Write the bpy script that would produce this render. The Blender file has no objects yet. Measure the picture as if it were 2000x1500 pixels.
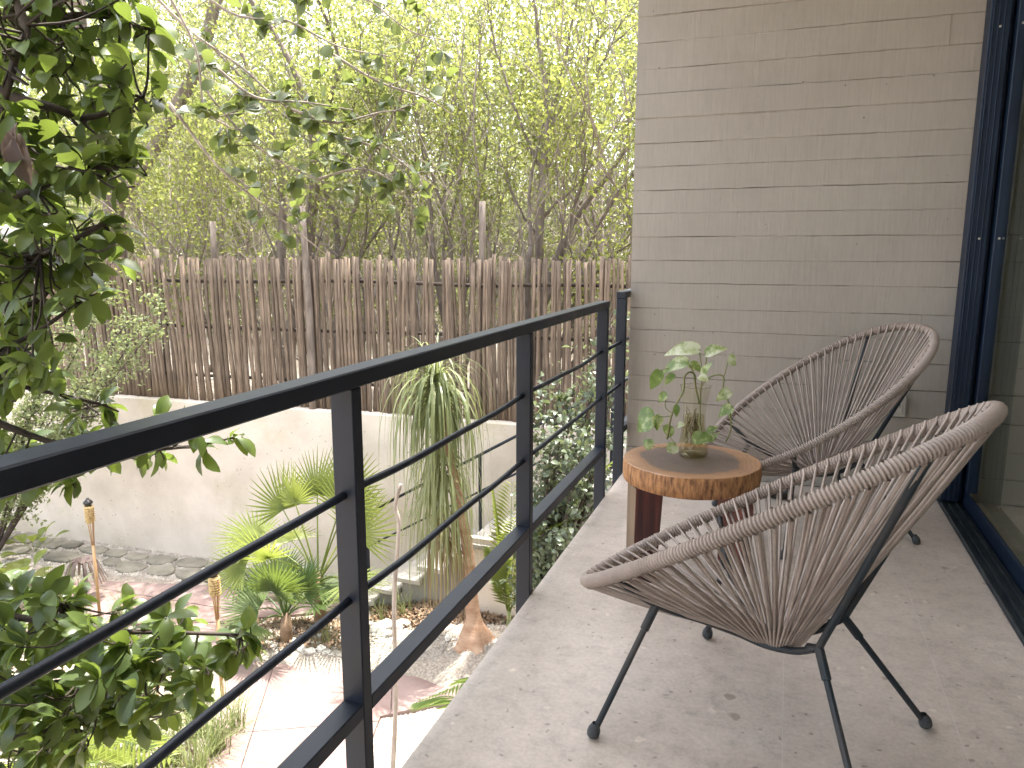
import bpy, math, random
import numpy as np
from mathutils import Vector, Matrix, noise as mnoise
R = math.radians
scn = bpy.context.scene
col = scn.collection
rng = random.Random(7)
nr = np.random.default_rng(7)

# ------------------------------------------------------------------ camera
CAM_H = 1.22
PITCH, YAW, FPX = R(10.02), R(20.0), 1460.0
cam_d = bpy.data.cameras.new('camera')
cam_d.sensor_fit = 'HORIZONTAL'; cam_d.sensor_width = 36.0
cam_d.lens = 36.0 * FPX / 2000.0
cam_d.clip_start = 0.05; cam_d.clip_end = 500
cam = bpy.data.objects.new('camera', cam_d); col.objects.link(cam)
cam.location = (0, 0, CAM_H)
cam.rotation_euler = (math.pi / 2 - PITCH, 0, YAW)
scn.camera = cam
# ------------------------------------------------------------------ light
SUN_EL, SUN_AZ = R(74), R(15)          # azimuth measured from +Y towards +X
world = bpy.data.worlds.new('World'); scn.world = world; world.use_nodes = True
wn = world.node_tree.nodes; wl = world.node_tree.links
bg = wn['Background']; sky = wn.new('ShaderNodeTexSky'); sky.sky_type = 'NISHITA'
sky.sun_disc = False; sky.sun_elevation = SUN_EL; sky.sun_rotation = SUN_AZ
sky.air_density = 1.0; sky.dust_density = 4.0; sky.ozone_density = 0.6
hz = wn.new('ShaderNodeHueSaturation'); hz.inputs['Saturation'].default_value = 0.45      # hazy, nearly white sky
wl.new(sky.outputs[0], hz.inputs['Color']); wl.new(hz.outputs[0], bg.inputs['Color']); bg.inputs['Strength'].default_value = 0.15
sun_d = bpy.data.lights.new('sun', 'SUN'); sun_d.energy = 2.1; sun_d.angle = R(0.6)
sun_d.color = (1.0, 0.955, 0.88)
sun = bpy.data.objects.new('sun', sun_d); col.objects.link(sun)
tosun = Vector((math.sin(SUN_AZ) * math.cos(SUN_EL), math.cos(SUN_AZ) * math.cos(SUN_EL), math.sin(SUN_EL)))
sun.rotation_euler = tosun.to_track_quat('Z', 'Y').to_euler()
sun.location = tosun * 40
scn.view_settings.view_transform = 'Standard'; scn.view_settings.look = 'None'
scn.view_settings.gamma = 1.0; scn.view_settings.use_curve_mapping = False
scn.view_settings.exposure = 2.85
scn.render.engine = 'CYCLES'
scn.cycles.max_bounces = 10; scn.cycles.transparent_max_bounces = 16; scn.cycles.diffuse_bounces = 7

# ------------------------------------------------------------------ pixel -> direction helpers (photo is 2000 x 1500)
_f = np.array([-math.sin(YAW) * math.cos(PITCH), math.cos(YAW) * math.cos(PITCH), -math.sin(PITCH)])
_r = np.array([math.cos(YAW), math.sin(YAW), 0.0]); _u = np.cross(_r, _f)
_C = np.array([0, 0, CAM_H])
def ray(x, y): return _f + _r * (x - 1000) / FPX - _u * (y - 750) / FPX
def G(x, y, z=0.0):
    d = ray(x, y); return _C + d * ((z - CAM_H) / d[2])
def atY(x, y, Y):
    d = ray(x, y); return _C + d * (Y / d[1])
def atD(x, y, t):
    d = ray(x, y); return _C + d / np.linalg.norm(d) * t
GZ = -2.80                              # garden level

# ------------------------------------------------------------------ mesh helpers
def newmesh(name, V, Fc, smooth=False):
    me = bpy.data.meshes.new(name)
    me.from_pydata([tuple(map(float, v)) for v in V], [], [tuple(f) for f in Fc])
    if smooth: me.polygons.foreach_set('use_smooth', [True] * len(me.polygons))
    me.update(); return me
def link(name, me, mat=None, parent=None, world=True):
    o = bpy.data.objects.new(name, me); col.objects.link(o)
    if mat is not None and me is not None and len(me.materials) == 0: me.materials.append(mat)
    if parent is not None:
        o.parent = parent
        if world: o.matrix_parent_inverse = Matrix.Translation(-Vector(root_loc(parent)))
    return o
def root_loc(o):
    l = Vector((0, 0, 0)); p = o
    while p is not None and p.parent is None:
        return Vector(p.location)
    return root_loc(o.parent) if o.parent else l
def obj(name, V, Fc, mat, parent=None, smooth=False, world=True):
    o = link(name, newmesh(name, V, Fc, smooth), mat, None)
    if parent is not None:
        o.parent = parent
        if world and parent.parent is None: o.matrix_parent_inverse = Matrix.Translation(-Vector(parent.location))
    return o
def tag(o, label, cat=None, group=None, kind=None):
    if label: o['label'] = label
    if cat: o['category'] = cat
    if group: o['group'] = group
    if kind: o['kind'] = kind
    return o
def thing(name, label, cat, loc=(0, 0, 0), rz=0, group=None):
    o = bpy.data.objects.new(name, None); col.objects.link(o)
    o.empty_display_size = 0.1
    o.location = tuple(map(float, loc)); o.rotation_euler = (0, 0, rz)
    return tag(o, label, cat, group)
def copy_tree(o, parent=None):
    c = o.copy(); col.objects.link(c)
    if parent is not None: c.parent = parent
    for ch in list(o.children): copy_tree(ch, c)
    return c
class MB:
    def __init__(s): s.V = []; s.F = []
    def add(s, V, Fc):
        n = len(s.V); s.V.extend([tuple(map(float, v)) for v in V]); s.F.extend([tuple(i + n for i in f) for f in Fc]); return s
    def box(s, lo, hi, b=0.0):
        s.add(*boxm(lo, hi, b)); return s
    def tube(s, P, r, k=6, cap=True): s.add(*tube(P, r, k, cap)); return s
    def build(s, name, mat, parent=None, smooth=False, world=True): return obj(name, s.V, s.F, mat, parent, smooth, world)
def boxm(lo, hi, b=0.0):
    (x0, y0, z0), (x1, y1, z1) = lo, hi
    if b <= 0:
        V = [(x0,y0,z0),(x1,y0,z0),(x1,y1,z0),(x0,y1,z0),(x0,y0,z1),(x1,y0,z1),(x1,y1,z1),(x0,y1,z1)]
        return V, [(0,3,2,1),(4,5,6,7),(0,1,5,4),(1,2,6,5),(2,3,7,6),(3,0,4,7)]
    V = []; idx = {}
    for i, X in enumerate((x0, x1)):
        for j, Y in enumerate((y0, y1)):
            for k, Z in enumerate((z0, z1)):
                sx, sy, sz = (1 - 2*i)*b, (1 - 2*j)*b, (1 - 2*k)*b
                idx[i,j,k,0] = len(V); V.append((X, Y+sy, Z+sz))
                idx[i,j,k,1] = len(V); V.append((X+sx, Y, Z+sz))
                idx[i,j,k,2] = len(V); V.append((X+sx, Y+sy, Z))
    F = []
    for i in (0,1):
        q = [idx[i,0,0,0], idx[i,1,0,0], idx[i,1,1,0], idx[i,0,1,0]]; F.append(q if i else q[::-1])
        q = [idx[0,i,0,1], idx[0,i,1,1], idx[1,i,1,1], idx[1,i,0,1]]; F.append(q if i else q[::-1])
        q = [idx[0,0,i,2], idx[1,0,i,2], idx[1,1,i,2], idx[0,1,i,2]]; F.append(q if i else q[::-1])
    def edge(a, b_, c, d, flip): F.append([a,b_,c,d][::-1] if flip else [a,b_,c,d])
    for j in (0,1):
        for k in (0,1): edge(idx[0,j,k,1], idx[1,j,k,1], idx[1,j,k,2], idx[0,j,k,2], (j+k) % 2 == 1)
    for i in (0,1):
        for k in (0,1): edge(idx[i,0,k,2], idx[i,1,k,2], idx[i,1,k,0], idx[i,0,k,0], (i+k) % 2 == 1)
    for i in (0,1):
        for j in (0,1): edge(idx[i,j,0,0], idx[i,j,1,0], idx[i,j,1,1], idx[i,j,0,1], (i+j) % 2 == 1)
    for i in (0,1):
        for j in (0,1):
            for k in (0,1):
                q = [idx[i,j,k,0], idx[i,j,k,1], idx[i,j,k,2]]; F.append(q if (i+j+k) % 2 == 1 else q[::-1])
    return V, F
def smooth_path(P, n=6):
    P = [np.asarray(p, float) for p in P]
    if len(P) < 3: return P
    Q = [2*P[0]-P[1]] + P + [2*P[-1]-P[-2]]; out = []
    for i in range(1, len(Q)-2):
        a, b, c, d = Q[i-1:i+3]
        for k in range(n):
            t = k / n
            out.append(0.5*((2*b) + (-a+c)*t + (2*a-5*b+4*c-d)*t*t + (-a+3*b-3*c+d)*t**3))
    out.append(P[-1]); return out
def tube(P, r, k=6, cap=True, closed=False):
    P = np.asarray(P, float); n = len(P)
    rr = np.broadcast_to(np.asarray(r, float), (n,))
    if closed: T = np.roll(P, -1, 0) - np.roll(P, 1, 0)
    else: T = np.gradient(P, axis=0)
    T /= np.linalg.norm(T, axis=1)[:, None] + 1e-12
    a = np.array([0, 0, 1.0]) if abs(T[0][2]) < 0.9 else np.array([1.0, 0, 0])
    N = np.cross(T[0], a); N /= np.linalg.norm(N)
    V = np.zeros((n, k, 3)); ang = np.arange(k) * 2 * math.pi / k
    for i in range(n):
        N = N - T[i] * (N @ T[i]); N /= np.linalg.norm(N) + 1e-12
        B = np.cross(T[i], N)
        V[i] = P[i] + rr[i] * (np.cos(ang)[:, None] * N + np.sin(ang)[:, None] * B)
    F = []
    for i in range(n if closed else n - 1):
        i2 = (i + 1) % n
        for j in range(k):
            j2 = (j + 1) % k; F.append((i*k+j, i*k+j2, i2*k+j2, i2*k+j))
    if cap and not closed:
        F.append(tuple(range(k))[::-1]); F.append(tuple((n-1)*k + j for j in range(k)))
    return V.reshape(-1, 3), F
def lathe(prof, k=24, c=(0, 0, 0)):
    V = []; F = []; n = len(prof)
    for r, z in prof:
        for j in range(k):
            a = 2*math.pi*j/k; V.append((c[0]+r*math.cos(a), c[1]+r*math.sin(a), c[2]+z))
    for i in range(n-1):
        for j in range(k):
            j2 = (j+1) % k; F.append((i*k+j, i*k+j2, (i+1)*k+j2, (i+1)*k+j))
    return V, F
def nz(x, y=0., z=0.): return mnoise.noise(Vector((x, y, z)))

# ------------------------------------------------------------------ materials
def mat_base(name):
    m = bpy.data.materials.new(name); m.use_nodes = True
    nt = m.node_tree; return m, nt.nodes, nt.links, nt.nodes['Principled BSDF']
def setin(n, k, v):
    if k in n.inputs: n.inputs[k].default_value = v
def noise_node(N, L, scale, stretch=(1,1,1), detail=6, rough=.6, coord='Object'):
    tc = N.new('ShaderNodeTexCoord'); mp = N.new('ShaderNodeMapping'); t = N.new('ShaderNodeTexNoise')
    mp.inputs['Scale'].default_value = stretch
    L.new(tc.outputs[coord], mp.inputs[0]); L.new(mp.outputs[0], t.inputs['Vector'])
    t.inputs['Scale'].default_value = scale; t.inputs['Detail'].default_value = detail; t.inputs['Roughness'].default_value = rough
    return t
def ramp(N, L, src, stops):
    r = N.new('ShaderNodeValToRGB'); e = r.color_ramp.elements
    while len(e) < len(stops): e.new(0.5)
    for el, (p, c) in zip(e, stops):
        el.position = p; el.color = (*c, 1) if len(c) == 3 else c
    L.new(src, r.inputs[0]); return r
def mixc(N, L, a, b, fac, mode='MIX'):
    m = N.new('ShaderNodeMix'); m.data_type = 'RGBA'; m.blend_type = mode
    if isinstance(fac, float): m.inputs[0].default_value = fac
    else: L.new(fac, m.inputs[0])
    for s, i in ((a, 6), (b, 7)):
        if isinstance(s, tuple): m.inputs[i].default_value = (*s, 1)
        else: L.new(s, m.inputs[i])
    return m.outputs[2]
def pm(name, c1, c2, scale=5, rough=.7, bump=.2, bscale=40, bdist=.002, metal=0, spec=.5, stretch=(1,1,1), bstretch=None, rnd=0., rough2=None, coord='Object', detail=6, p=(.35,.65)):
    m, N, L, B = mat_base(name)
    t = noise_node(N, L, scale, stretch, detail, .6, coord)
    r = ramp(N, L, t.outputs[0], [(p[0], c1), (p[1], c2)]); out = r.outputs[0]
    if rnd:
        oi = N.new('ShaderNodeObjectInfo'); hs = N.new('ShaderNodeHueSaturation')
        mr = N.new('ShaderNodeMapRange'); L.new(oi.outputs['Random'], mr.inputs[0])
        mr.inputs[3].default_value = 1 - rnd; mr.inputs[4].default_value = 1 + rnd
        L.new(mr.outputs[0], hs.inputs['Value']); L.new(out, hs.inputs['Color']); out = hs.outputs[0]
    L.new(out, B.inputs['Base Color'])
    setin(B, 'Roughness', rough); setin(B, 'Metallic', metal); setin(B, 'Specular IOR Level', spec)
    if rough2 is not None:
        mr2 = N.new('ShaderNodeMapRange'); L.new(t.outputs[0], mr2.inputs[0]); mr2.inputs[1].default_value=.3; mr2.inputs[2].default_value=.7
        mr2.inputs[3].default_value = rough; mr2.inputs[4].default_value = rough2; L.new(mr2.outputs[0], B.inputs['Roughness'])
    if bump:
        t2 = noise_node(N, L, bscale, bstretch or stretch, 5, .65, coord)
        b = N.new('ShaderNodeBump'); b.inputs['Strength'].default_value = bump; b.inputs['Distance'].default_value = bdist
        L.new(t2.outputs[0], b.inputs['Height']); L.new(b.outputs[0], B.inputs['Normal'])
    return m
def leafmat(name, cd, cl, trans=.4, rough=.45, spec=.4, tcol=None, attr=True):
    """cd..cl: range of leaf colours; light passes through the blade"""
    m, N, L, B = mat_base(name)
    oi = N.new('ShaderNodeObjectInfo'); at = N.new('ShaderNodeAttribute'); at.attribute_name = 'lv'
    ad = N.new('ShaderNodeMath'); ad.operation = 'ADD'; L.new(oi.outputs['Random'], ad.inputs[0]); L.new(at.outputs['Fac'], ad.inputs[1])
    fr = N.new('ShaderNodeMath'); fr.operation = 'FRACT'; L.new(ad.outputs[0], fr.inputs[0])
    r = ramp(N, L, fr.outputs[0], [(0., cd), (.55, tuple((a+b)/2 for a, b in zip(cd, cl))), (1., cl)])
    L.new(r.outputs[0], B.inputs['Base Color']); setin(B, 'Roughness', rough); setin(B, 'Specular IOR Level', spec)
    tr = N.new('ShaderNodeBsdfTranslucent')
    tc = mixc(N, L, r.outputs[0], tcol or (.35, .5, .05), .6); L.new(tc, tr.inputs['Color'])
    mx = N.new('ShaderNodeMixShader'); mx.inputs[0].default_value = trans
    L.new(B.outputs[0], mx.inputs[1]); L.new(tr.outputs[0], mx.inputs[2])
    L.new(mx.outputs[0], N['Material Output'].inputs['Surface'])
    return m
def glassmat(name, tint, ior=1.5, rough=.0):
    m, N, L, B = mat_base(name); N.remove(B)
    t = N.new('ShaderNodeBsdfTransparent'); t.inputs[0].default_value = (*tint, 1)
    g = N.new('ShaderNodeBsdfGlossy'); g.inputs['Roughness'].default_value = rough
    f = N.new('ShaderNodeFresnel'); f.inputs[0].default_value = ior
    ge = N.new('ShaderNodeNewGeometry'); iv = N.new('ShaderNodeMath'); iv.operation = 'SUBTRACT'; iv.inputs[0].default_value = 1.0; L.new(ge.outputs['Backfacing'], iv.inputs[1])
    fm = N.new('ShaderNodeMath'); fm.operation = 'MULTIPLY'; L.new(f.outputs[0], fm.inputs[0]); L.new(iv.outputs[0], fm.inputs[1])
    mx = N.new('ShaderNodeMixShader'); L.new(fm.outputs[0], mx.inputs[0]); L.new(t.outputs[0], mx.inputs[1]); L.new(g.outputs[0], mx.inputs[2])
    L.new(mx.outputs[0], N['Material Output'].inputs['Surface']); return m

def wall_material():
    m, N, L, B = mat_base('board_concrete')
    t = noise_node(N, L, 1.4, (1,1,1), 8, .6)
    r = ramp(N, L, t.outputs[0], [(.3, (.298,.268,.233)), (.7, (.346,.314,.275))])
    st = noise_node(N, L, 3, (34, 1, 2.2), 4, .6)           # brush strokes running down
    v = N.new('ShaderNodeTexVoronoi'); v.inputs['Scale'].default_value = 17
    tc = N.new('ShaderNodeTexCoord'); L.new(tc.outputs['Object'], v.inputs['Vector'])
    pit = ramp(N, L, v.outputs['Distance'], [(.035, (0,0,0)), (.075, (1,1,1))])
    pn = noise_node(N, L, 2.1, (1,1,1), 2)
    pm_ = ramp(N, L, pn.outputs[0], [(.52, (1,1,1)), (.60, (0,0,0))])
    pit2 = mixc(N, L, pit.outputs[0], (1.,1.,1.), pm_.outputs[0])
    colr = mixc(N, L, r.outputs[0], pit2, .55, 'MULTIPLY')
    stc = ramp(N, L, st.outputs[0], [(.35, (.95,.95,.95)), (.65, (1.03,1.03,1.03))])
    colr = mixc(N, L, colr, stc.outputs[0], 1.0, 'MULTIPLY')
    L.new(colr, B.inputs['Base Color']); setin(B, 'Roughness', .62); setin(B, 'Specular IOR Level', .35)
    b1 = N.new('ShaderNodeBump'); b1.inputs['Strength'].default_value = .55; b1.inputs['Distance'].default_value = .0025; L.new(st.outputs[0], b1.inputs['Height'])
    b2 = N.new('ShaderNodeBump'); b2.inputs['Strength'].default_value = .8; b2.inputs['Distance'].default_value = .003
    L.new(pit2, b2.inputs['Height']); L.new(b1.outputs[0], b2.inputs['Normal'])
    lum = noise_node(N, L, 9, (1,1,1), 6, .6)
    b3 = N.new('ShaderNodeBump'); b3.inputs['Strength'].default_value = .35; b3.inputs['Distance'].default_value = .006
    L.new(lum.outputs[0], b3.inputs['Height']); L.new(b2.outputs[0], b3.inputs['Normal'])
    L.new(b3.outputs[0], B.inputs['Normal'])
    return m
def floor_material():
    m, N, L, B = mat_base('polished_concrete')
    a = noise_node(N, L, 1.3, (1,1,1), 8, .62); b = noise_node(N, L, 15, (1,1,1), 9, .74); c = noise_node(N, L, 75, (1,1,1), 4, .7)
    r1 = ramp(N, L, a.outputs[0], [(.3, (.425,.364,.316)), (.7, (.600,.528,.470))])
    r2 = ramp(N, L, b.outputs[0], [(.28, (.70,.695,.685)), (.48, (.99,.985,.98)), (.74, (1.16,1.15,1.14))])
    cc = mixc(N, L, r1.outputs[0], r2.outputs[0], 1.0, 'MULTIPLY')
    r3 = ramp(N, L, c.outputs[0], [(.35, (.88,.88,.88)), (.6, (1.03,1.03,1.03))]); cc = mixc(N, L, cc, r3.outputs[0], 1.0, 'MULTIPLY')
    # dark chips and pale scuffs with a shape of their own
    tc = N.new('ShaderNodeTexCoord')
    wob = N.new('ShaderNodeTexNoise'); wob.inputs['Scale'].default_value = 22; L.new(tc.outputs['Object'], wob.inputs['Vector'])
    vec = N.new('ShaderNodeMix'); vec.data_type = 'RGBA'; vec.inputs[0].default_value = .045
    L.new(tc.outputs['Object'], vec.inputs[6]); L.new(wob.outputs['Color'], vec.inputs[7])
    for sc, lo, hi, colr, gate in ((7.5, .10, .13, (.66,.63,.60), .60), (13, .11, .14, (1.22,1.22,1.20), .54), (26, .12, .16, (.62,.59,.57), .50)):
        v = N.new('ShaderNodeTexVoronoi'); v.inputs['Scale'].default_value = sc; L.new(vec.outputs[2], v.inputs['Vector'])
        k = ramp(N, L, v.outputs['Distance'], [(lo, (1,1,1)), (hi, (0,0,0))])
        sep = N.new('ShaderNodeSeparateColor'); L.new(v.outputs['Color'], sep.inputs[0])
        gt = N.new('ShaderNodeMath'); gt.operation = 'GREATER_THAN'; gt.inputs[1].default_value = gate; L.new(sep.outputs[0], gt.inputs[0])
        ml = N.new('ShaderNodeMath'); ml.operation = 'MULTIPLY'; L.new(k.outputs[0], ml.inputs[0]); L.new(gt.outputs[0], ml.inputs[1])
        dk = mixc(N, L, cc, colr, 1.0, 'MULTIPLY'); cc = mixc(N, L, cc, dk, ml.outputs[0])
    L.new(cc, B.inputs['Base Color'])
    rr = N.new('ShaderNodeMapRange'); L.new(b.outputs[0], rr.inputs[0]); rr.inputs[1].default_value=.3; rr.inputs[2].default_value=.7; rr.inputs[3].default_value=.34; rr.inputs[4].default_value=.52
    L.new(rr.outputs[0], B.inputs['Roughness']); setin(B, 'Specular IOR Level', .5)
    bm = N.new('ShaderNodeBump'); bm.inputs['Strength'].default_value=.18; bm.inputs['Distance'].default_value=.003; L.new(b.outputs[0], bm.inputs['Height']); L.new(bm.outputs[0], B.inputs['Normal'])
    return m
def log_top_material():
    m, N, L, B = mat_base('log_slice_face')
    tc = N.new('ShaderNodeTexCoord'); t = N.new('ShaderNodeTexNoise'); t.inputs['Scale'].default_value = 6; L.new(tc.outputs['Object'], t.inputs[0])
    ln = N.new('ShaderNodeVectorMath'); ln.operation = 'LENGTH'
    mp = N.new('ShaderNodeMapping'); mp.inputs['Scale'].default_value = (1,1,0); L.new(tc.outputs['Object'], mp.inputs[0]); L.new(mp.outputs[0], ln.inputs[0])
    md = N.new('ShaderNodeMath'); md.operation = 'MULTIPLY_ADD'; md.inputs[1].default_value = .075; L.new(t.outputs[0], md.inputs[0]); L.new(ln.outputs['Value'], md.inputs[2])
    r = ramp(N, L, md.outputs[0], [(.0, (.10,.075,.065)), (.215, (.14,.098,.078)), (.232, (.30,.16,.085)), (.29, (.40,.225,.12)), (.40, (.30,.15,.075))])
    wv = N.new('ShaderNodeMath'); wv.operation = 'MULTIPLY'; wv.inputs[1].default_value = 420; L.new(md.outputs[0], wv.inputs[0])
    sn = N.new('ShaderNodeMath'); sn.operation = 'SINE'; L.new(wv.outputs[0], sn.inputs[0])
    rg = ramp(N, L, sn.outputs[0], [(.0, (.86,.86,.86)), (1., (1.08,1.08,1.08))])
    gr = noise_node(N, L, 14, (1,1,1), 6, .7); rg2 = ramp(N, L, gr.outputs[0], [(.3,(.75,.75,.75)),(.7,(1.2,1.2,1.2))])
    c = mixc(N, L, r.outputs[0], rg.outputs[0], .8, 'MULTIPLY'); c = mixc(N, L, c, rg2.outputs[0], 1., 'MULTIPLY')
    L.new(c, B.inputs['Base Color']); setin(B, 'Roughness', .38); setin(B, 'Specular IOR Level', .5)
    b = N.new('ShaderNodeBump'); b.inputs['Strength'].default_value=.2; b.inputs['Distance'].default_value=.002; L.new(gr.outputs[0], b.inputs['Height']); L.new(b.outputs[0], B.inputs['Normal'])
    return m
def pothos_material():
    m, N, L, B = mat_base('variegated_leaf')
    t = noise_node(N, L, 26, (1,1,1), 5, .65); oi = N.new('ShaderNodeObjectInfo')
    ad = N.new('ShaderNodeMath'); ad.operation='MULTIPLY_ADD'; ad.inputs[1].default_value=.22; L.new(oi.outputs['Random'], ad.inputs[0]); L.new(t.outputs[0], ad.inputs[2])
    r = ramp(N, L, ad.outputs[0], [(.42,(.10,.165,.045)),(.57,(.17,.245,.075)),(.66,(.38,.43,.20)),(.78,(.60,.62,.46))])
    L.new(r.outputs[0], B.inputs['Base Color']); setin(B,'Roughness',.32)
    tr = N.new('ShaderNodeBsdfTranslucent'); L.new(mixc(N,L,r.outputs[0],(.4,.55,.1),.4), tr.inputs[0])
    mx = N.new('ShaderNodeMixShader'); mx.inputs[0].default_value=.35; L.new(B.outputs[0],mx.inputs[1]); L.new(tr.outputs[0],mx.inputs[2]); L.new(mx.outputs[0],N['Material Output'].inputs[0])
    return m

M = {}
M['wall'] = wall_material(); M['floor'] = floor_material()
M['logtop'] = log_top_material(); M['pothos'] = pothos_material()
M['steel'] = pm('dark_painted_steel', (.0075,.011,.019), (.014,.019,.031), 8, .42, .25, 90, .0012, spec=.34, rough2=.55)
M['frame'] = pm('navy_aluminium', (.004,.011,.027), (.009,.021,.045), 5, .40, .1, 120, .001, spec=.3, stretch=(6,6,.6), rough2=.5)
M['frame_dust'] = pm('dusty_track_metal', (.008,.014,.021), (.030,.040,.044), 14, .5, .2, 100, .001, spec=.35, stretch=(4,.7,1))
M['rubber'] = pm('grey_rubber', (.030,.034,.038), (.065,.07,.072), 30, .7, .2, 80)
M['chairtube'] = pm('worn_chair_tube', (.012,.020,.026), (.060,.048,.044), 7, .5, .4, 70, .001, spec=.4, p=(.45,.80))
M['cord'] = pm('taupe_vinyl_cord', (.275,.222,.19), (.37,.305,.265), 18, .42, .1, 200, .0005, rnd=.14, spec=.45)
M['rim'] = pm('taupe_wrapped_cord', (.26,.208,.178), (.35,.287,.248), 9, .42, .0, spec=.45)
M['bark'] = pm('log_side_bark', (.11,.040,.015), (.46,.225,.09), 26, .62, .9, 60, .005, stretch=(3,3,.7), rnd=0, p=(.34,.60), detail=9)
M['legwood'] = pm('dark_red_wood', (.022,.010,.012), (.11,.035,.028), 5, .45, .3, 30, .002, stretch=(7,7,.5), rnd=.3)
M['legred'] = pm('red_wood', (.085,.024,.018), (.20,.055,.040), 5, .45, .3, 30, .002, stretch=(7,7,.5))
M['legpale'] = pm('pale_wood_face', (.115,.075,.048), (.20,.135,.085), 5, .6, .4, 30, .002, stretch=(9,9,.4))  # paler wood tone for one side face of each table leg
M['vase'] = glassmat('smoky_glass', (.93,.925,.87), 1.5, .01)
M['water'] = glassmat('cloudy_water', (.90,.89,.77), 1.15, .02)
M['glass'] = glassmat('door_glass', (.84,.88,.86), 2.4, .0)
M['stem'] = pm('green_stem', (.13,.17,.05), (.22,.20,.08), 20, .5, .1)
M['root'] = pm('brown_root', (.10,.07,.035), (.20,.15,.08), 20, .8, .1)
M['plastic'] = pm('beige_plastic', (.42,.40,.35), (.46,.44,.39), 3, .4, 0)
M['garden_wall'] = pm('cream_render', (.53,.455,.375), (.66,.58,.49), 1.6, .85, .5, 22, .006, detail=9)
M['stone'] = pm('pale_limestone', (.42,.39,.34), (.62,.59,.53), 4, .85, .7, 26, .008, rnd=.15)
M['flag'] = pm('mossy_flagstone', (.14,.125,.095), (.27,.245,.19), 4, .9, .8, 24, .01, rnd=.2)
M['pink'] = pm('pink_cement', (.165,.105,.092), (.25,.18,.16), 2.2, .8, .5, 35, .004, rnd=.07, detail=9, p=(.33,.64))
M['soil'] = pm('gravelly_soil', (.19,.155,.12), (.40,.345,.285), 42, .95, .9, 60, .015, detail=6)
M['gravel'] = pm('grey_gravel', (.13,.11,.09), (.42,.37,.31), 60, .9, 1., 90, .02, coord='Object', detail=4)
M['pebble'] = pm('pebble', (.20,.175,.145), (.52,.47,.40), 9, .85, .2, 50)
M['litter'] = pm('dry_leaf', (.12,.075,.045), (.30,.20,.12), 9, .8, 0)
M['stick'] = pm('weathered_stick', (.080,.056,.039), (.25,.185,.132), 6, .9, .9, 30, .006, stretch=(9,9,.8), rnd=.36, p=(.3,.66))
M['trunk_far'] = pm('pale_bark', (.19,.155,.125), (.38,.32,.27), 4, .9, .6, 22, .01, stretch=(3,3,.8), rnd=.2)
M['trunk_tree'] = pm('grey_brown_bark', (.10,.078,.062), (.21,.17,.138), 4, .9, .6, 22, .01, stretch=(3,3,.8), rnd=.2)
M['trunk_near'] = pm('dark_bark', (.03,.022,.017), (.075,.055,.042), 10, .85, .6, 40, .004)
M['ponytrunk'] = pm('orange_bark', (.30,.17,.10), (.46,.31,.21), 6, .9, .8, 26, .01, stretch=(1,1,3))
M['bamboo'] = pm('bamboo', (.30,.165,.07), (.44,.27,.13), 8, .5, .3, 30, .002, stretch=(6,6,.6))
M['cane'] = pm('woven_cane', (.26,.17,.06), (.52,.38,.16), 40, .6, .6, 90, .003)
M['tin'] = pm('dark_tin', (.03,.028,.027), (.10,.095,.09), 12, .35, .1, metal=.8)
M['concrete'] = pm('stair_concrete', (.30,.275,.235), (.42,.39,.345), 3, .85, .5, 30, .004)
M['concrete_shade'] = pm('shade_dark_concrete', (.17,.16,.145), (.27,.255,.23), 3, .85, .5, 30, .004)  # stair concrete darkened to paint in the shade under the treads
M['render'] = pm('house_render', (.34,.31,.27), (.40,.37,.32), 2, .8, .3, 20, .003)
M['white'] = pm('white_paint', (.72,.69,.64), (.78,.75,.70), 2, .8, .1, 20)
M['joint'] = pm('joint_filler', (.50,.46,.42), (.62,.58,.54), 10, .9, 0)
def specks(m, sc, lo, hi, c, gate):
    N, L = m.node_tree.nodes, m.node_tree.links; B = N['Principled BSDF']; src = B.inputs['Base Color'].links[0].from_socket
    tc = N.new('ShaderNodeTexCoord'); v = N.new('ShaderNodeTexVoronoi'); v.inputs['Scale'].default_value = sc; L.new(tc.outputs['Object'], v.inputs['Vector'])
    k = ramp(N, L, v.outputs['Distance'], [(lo, (1,1,1)), (hi, (0,0,0))]); n = noise_node(N, L, 1.3, (1,1,1), 5, .7); g = ramp(N, L, n.outputs[0], [(gate, (0,0,0)), (gate+.08, (1,1,1))])
    f = N.new('ShaderNodeMath'); f.operation = 'MULTIPLY'; L.new(k.outputs[0], f.inputs[0]); L.new(g.outputs[0], f.inputs[1])
    L.new(mixc(N, L, src, mixc(N, L, src, c, 1., 'MULTIPLY'), f.outputs[0]), B.inputs['Base Color'])
specks(M['garden_wall'], 11, .06, .12, (.5,.47,.42), .42); specks(M['garden_wall'], 26, .08, .16, (.55,.52,.46), .50); specks(M['garden_wall'], 1.6, .25, .62, (.90,.91,.84), .46)
M['leaf_near'] = leafmat('glossy_leaf', (.042,.070,.024), (.125,.175,.052), .44, .33, .5, (.28,.37,.045))
M['leaf_mid'] = leafmat('round_leaf', (.045,.062,.028), (.10,.125,.05), .40, .42, .4, (.28,.34,.06))
M['leaf_far'] = leafmat('small_yellow_green_leaf', (.085,.105,.026), (.20,.215,.055), .52, .5, .3, (.42,.45,.11))
M['leaf_pale'] = leafmat('pale_feathery_leaf', (.10,.125,.055), (.21,.24,.11), .45, .5, .3, (.42,.48,.18))
M['leaf_far2'] = leafmat('small_green_leaf', (.070,.092,.030), (.16,.18,.058), .52, .5, .3, (.40,.43,.11))
M['leaf_wood'] = leafmat('woodland_leaf', (.078,.094,.040), (.17,.185,.08), .5, .55, .3, (.39,.41,.16))
M['leaf_shrub'] = leafmat('grey_green_leaf', (.050,.070,.040), (.12,.145,.09), .25, .30, .5, (.3,.36,.12))
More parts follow.
